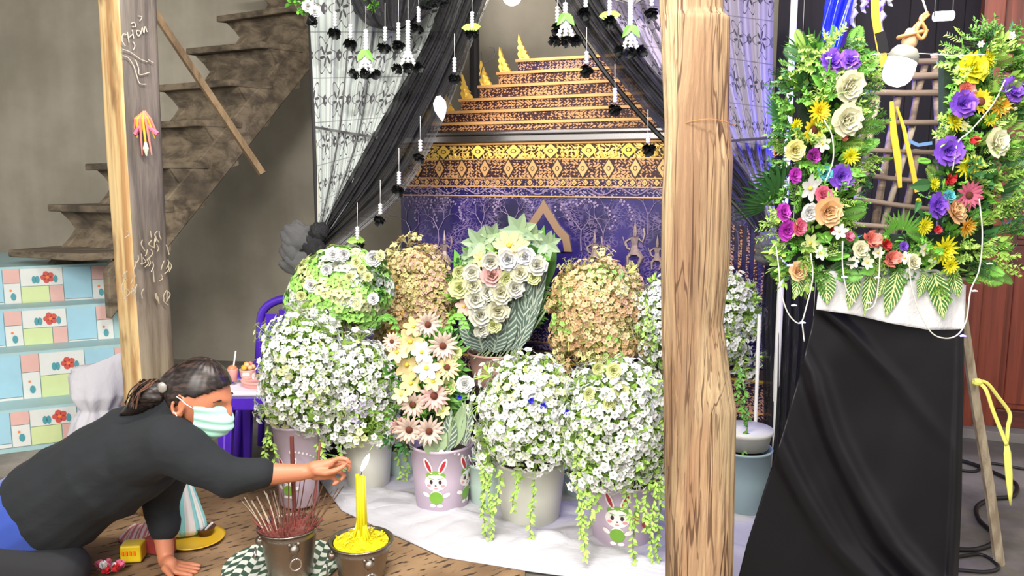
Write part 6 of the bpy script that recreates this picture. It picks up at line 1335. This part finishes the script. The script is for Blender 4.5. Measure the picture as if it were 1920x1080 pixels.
def headp(p):
    x, y, z = p; w = V((x * .097, y * .077, z * .116))
    if z < 0: w.y *= 1 + .28 * z; w.x = w.x * (1 + .10 * z) if x > 0 else w.x * (1 + .45 * z)
    if x > 0:
        g = lambda zc, s: math.exp(-((w.z - zc) / s) ** 2); w.x += .022 * g(-.018, .018) * math.exp(-(w.y / .012) ** 2) + .012 * g(.004, .018) * math.exp(-(w.y / .010) ** 2)
        w.x += .006 * g(.030, .012) * math.exp(-(w.y / .04) ** 2) - .010 * g(.010, .010) * (math.exp(-((abs(w.y) - .032) / .014) ** 2)) + .006 * g(-.052, .010) * math.exp(-(w.y / .02) ** 2) + .008 * g(-.092, .016) * math.exp(-(w.y / .02) ** 2)
    return w
mb = MB(); mb.T = HR
vs = []; n1, n2 = 72, 56
for i in range(n2 + 1):
    for j in range(n1): th = PI * i / n2; a = 2 * PI * j / n1; vs.append(headp((math.sin(th) * math.cos(a), math.sin(th) * math.sin(a), math.cos(th))))
mb.add(vs, [(i * n1 + j, (i + 1) * n1 + j, (i + 1) * n1 + (j + 1) % n1, i * n1 + (j + 1) % n1) for i in range(n2) for j in range(n1)])
for s in (-1, 1):     # ears: rim, lobe and bowl
    mb.tube([(-.012 + .017 * math.sin(t) - .004, s * (.079 + .006 * math.sin(t * .5)), -.006 + .029 * math.cos(t)) for t in [PI * (k / 14) * 1.75 - .6 for k in range(15)]], .0055, 8)
    mb.ball((-.006, s * .076, -.006), (.015, .006, .025), 12, 8); mb.ball((-.002, s * .080, -.034), (.008, .006, .009), 8, 6)
mb.T = None
caps(mb, s4, nk, .065, .052); caps(mb, nk, HR @ V((-.02, 0, -.03)), .052, .052)
for a, b, ra, rb in ((pel, s1, .13, .12), (s1, s2, .12, .125), (s2, s3, .125, .12), (s3, s4, .12, .075), (s3, shR, .07, .052), (s3, shL, .07, .052), (shR, elR, .05, .038), (elR, elR.lerp(wrR, .35), .038, .038), (elR.lerp(wrR, .35), wrR, .038, .025),
        (shL, elL, .05, .038), (elL, wrL, .037, .026), (pel, hipR, .12, .11), (pel, hipL, .12, .11), (hipR, knR, .095, .062), (hipL, knL, .095, .062), (knR, ftR, .055, .035), (knL, ftL, .055, .035), (ftR, toR, .034, .024), (ftL, toL, .034, .024)): caps(mb, a, b, ra, rb)
YH_ = 2.335
def hp(px, py, dy=0): return P(px, py, YH_ + dy)
caps(mb, wrR, hp(588, 881), .024, .024); caps(mb, hp(588, 876, -.008), hp(618, 869, -.004), .019, .015); caps(mb, hp(588, 884, .008), hp(616, 884, .014), .021, .015); caps(mb, hp(590, 890, .01), hp(611, 893, .018), .018, .012)
for pts in (((616, 868, -.002), (636, 859, -.004), (650, 861, -.006), (656, 868, -.006)), ((617, 875, .010), (641, 868, .012), (655, 873, .010), (654, 882, .006)), ((615, 885, .018), (637, 884, .020), (646, 892, .014), (640, 899, .006)), ((610, 893, .020), (627, 896, .022), (633, 904, .014), (626, 908, .006)), ((592, 884, -.018), (610, 887, -.030), (628, 883, -.030), (645, 874, -.018))):
    q = [hp(*a) for a in pts]; r_ = (.0086, .0080, .0074, .0066) if pts[0][0] != 592 else (.012, .0105, .0092, .0080)
    for k in range(3): caps(mb, q[k], q[k + 1], r_[k], r_[k + 1], 10)
# supporting hand flat on the mat
caps(mb, wrL, haL, .025, .024)
for k in range(4): a = haL + V((.02, -.03 + .018 * k, -.012)); b = a + V((.045, -.006 + .004 * k, -.006)); caps(mb, haL, a, .018, .012, 10); caps(mb, a, b, .0095, .0085, 10); caps(mb, b, b + V((.028 - .006 * abs(k - 1.5), 0, -.004)), .0085, .007, 10)
caps(mb, haL + V((-.005, -.03, 0)), haL + V((.035, -.065, -.015)), .012, .008, 10)
body = fuse('body', mb, M_skin, wo, .0042, 4)
# shirt
mb = MB()
for a, b, ra, rb in ((s1 + (s2 - s1) * .12, s1 + (s2 - s1) * .3, .162, .160), (s1, s2, .160, .158), (s2, s3, .158, .145), (s3, s4, .145, .088), (s4, nk - V((.012, 0, .012)), .088, .068), (s3 + V((0, -.03, 0)), shR, .11, .078), (s3 + V((0, .03, 0)), shL, .11, .078), (shR, elR, .078, .056), (elR, elR.lerp(wrR, .42), .056, .044), (shL, elL, .075, .056), (elL, elL.lerp(wrL, .35), .058, .050)): caps(mb, a, b, ra, rb, 18)
sh = fuse('shirt', mb, M_shirt, wo, .007, 6, 'black long-sleeved knit top')
def wrinkle(o, amp, sc):
    me = o.data; ns = [v.normal.copy() for v in me.vertices]
    for v, n in zip(me.vertices, ns):
        p = v.co; q = noise.noise(V((p.x * sc + p.z * sc * .8, p.y * sc * .5, p.z * sc * .45 - p.x * sc * .3))); r = noise.noise(V((p.x * sc * 2.2 - p.z * sc, p.y * sc, p.z * sc * 2.2 + 5)))
        v.co = p + n * amp * ((1 - abs(q) * 2.6) * .8 + r * .5)
    me.update()
wrinkle(sh, .011, 5.0)
mb = MB(); bt = (s1 - pel).normalized(); e1 = s1 - bt * .02; e0 = pel - bt * .02; caps(mb, e0, e1, .160, .158, 18); sk = fuse('waist_cloth', mb, mat('deep_blue_cloth', (30, 62, 150), .8, sheen=.3), wo, .008, 4, 'deep blue cloth showing at her waist')
mb = MB()
for a, b, ra, rb in ((hipR - V((0, 0, .03)), knR, .135, .082), (hipL - V((0, 0, .03)), knL, .135, .082), (knR, ftR, .074, .052), (knL, ftL, .074, .052), (pel - V((.02, 0, .06)), hipR - V((0, 0, .04)), .14, .13), (pel - V((.02, 0, .06)), hipL - V((0, 0, .04)), .14, .13)): caps(mb, a, b, ra, rb, 18)
fuse('trousers', mb, mat('black_trousers', (24, 24, 28), .85), wo, .008, 4)
# hair: close cap, tied bun and loose streaks
mb = MB(); mb.T = HR; vs = []; ok = []
for i in range(n2 + 1):
    for j in range(n1):
        th = PI * i / n2; a = 2 * PI * j / n1; p = headp((math.sin(th) * math.cos(a), math.sin(th) * math.sin(a), math.cos(th))); 
        ok.append(p.z > (.80 * p.x + .002 if p.x > 0 else 1.15 * p.x + .0) + (.016 if abs(p.x) < .012 and p.x > -.03 else 0)); k = 1.10 + .006 * math.sin(a * 22); vs.append(V((p.x * k, p.y * k, p.z * k if p.z > 0 else p.z)))
f_ = [(i * n1 + j, (i + 1) * n1 + j, (i + 1) * n1 + (j + 1) % n1, i * n1 + (j + 1) % n1) for i in range(n2) for j in range(n1)]
mb.add(vs, [q for q in f_ if all(ok[k] for k in q)]); mb.T = None
hr = mb.build('hair', M_hair, wo, smooth=True); so = hr.modifiers.new('s', 'SOLIDIFY'); so.thickness = .012; so.offset = -1; sm = hr.modifiers.new('m', 'SUBSURF'); sm.levels = 1; sm.render_levels = 1
mb = MB(); q0 = HR @ V((-.09, 0, .015)); bc_ = P(286, 738, 2.36); sd = 4.0
mb.ball(bc_, (.058, .05, .044), 28, 20, fn=lambda p: p * (1 + .14 * noise.noise(p * 2.5 + V((sd, 0, 0))) + .04 * math.sin(14 * p.x + 9 * p.z))); mb.tube([q0 + V((.03, 0, .01)), q0, bc_ + V((.03, 0, 0))], [.05, .036, .035], 12)
mb.tube([bc_, P(262, 756, 2.36), P(246, 768, 2.36), P(225, 778, 2.36)], [.04, .034, .022, .004], 10); bn = mb.build('hair_bun', M_hair, wo, smooth=True)
ran = random.Random(9)
for k in range(16):
    a = P(275 + ran.uniform(-12, 26), 716 + ran.uniform(-6, 10), 2.305); e = P(246 + ran.uniform(-14, 24), 758 + ran.uniform(-10, 10), 2.315); mb = MB(); mb.tube(bez([a, a.lerp(e, .5) + V((-.010, -.006, .006)), e], 4), .0016, 4); mb.build('hair_streak', M_brhair if k % 2 else M_hair, bn)
mb = MB(); mb.ball(P(304, 727, 2.305), (.014, .006, .017), 12, 8, fn=lambda p: p * (1 + .1 * math.sin(9 * p.x))); o = mb.build('hair_clip', mat('grey_sparkling_clip', (160, 154, 146), .3, .4, var=.3, vscale=300), wo, smooth=True)
# eye, brow
for s in (-1, 1):
    mb = MB(); mb.T = HR; mb.tube([(.087 - .006 * abs(k - 2) ** 1.3, s * (.020 + .009 * k), .034 - .0018 * (k - 2) ** 2) for k in range(5)], [.001, .0022, .0026, .0022, .001], 6); mb.T = None; mb.build('eyebrow', M_hair, wo, smooth=True)
    mb = MB(); mb.T = HR; mb.tube([(.0865 - .0052 * abs(k - 1) ** 1.5, s * (.020 + .008 * k), .006 - .0015 * (1 if k in (1, 2) else 0)) for k in range(4)], [.0006, .0016, .0016, .0008], 6); mb.T = None; mb.build('eyelashes', M_hair, wo, smooth=True)
# mask with pleats and ear loops
def mk(u, v):
    a = (u - .5) * 2 * 1.22; z = .004 - .108 * v; zz = z + .012 * (1 - abs(u - .5) * 2) * (v < .3) * (1 - v / .3)
    base = headp((math.cos(a) * math.sqrt(max(0, 1 - (min(1, abs(z) / .118)) ** 2)), math.sin(a) * math.sqrt(max(0, 1 - (min(1, abs(z) / .118)) ** 2)), z / .116))
    k = 1.07 + .05 * math.sin(PI * u); b = V((base.x * k + .016 * math.sin(PI * u) * math.sin(PI * min(1, v * 1.1 + .05)) + .004, base.y * 1.07, zz))
    sm_ = .076 + .034 * math.cos(a) ** .8 + .014 * math.sin(PI * v) * math.cos(a); nar = 1 - .25 * (abs(v - .5) * 2) ** 2
    b.x = max(b.x, .004) ; b = V((sm_ * math.cos(a) * nar + .004, .082 * math.sin(a) * (1 - .22 * v), zz)); b += V((math.cos(a), math.sin(a), 0)) * .0022 * math.sin(v * 26)
    return b
mb = MB(); mb.T = HR; mb.grid(mk, 40, 44); mb.T = None; ms = mb.build('face_mask', mat('mint_surgical_mask', (176, 228, 206), .7, sheen=.2), wo, smooth=True); so = ms.modifiers.new('s', 'SOLIDIFY'); so.thickness = .0015
for s in (0, 1):
    sg = (-1, 1)[s]
    for v0 in (.06, .94):
        mb = MB(); a = mk(s, v0); ear = V((-.014, sg * .090, .018 if v0 < .5 else -.030)); mb.T = HR; mb.tube([a, a.lerp(ear, .5) + V((0, sg * .004, 0)), ear, ear + V((-.012, -sg * .004, 0))], .0016, 6); mb.T = None; mb.build('ear_loop', M_plain_white, wo, smooth=True)
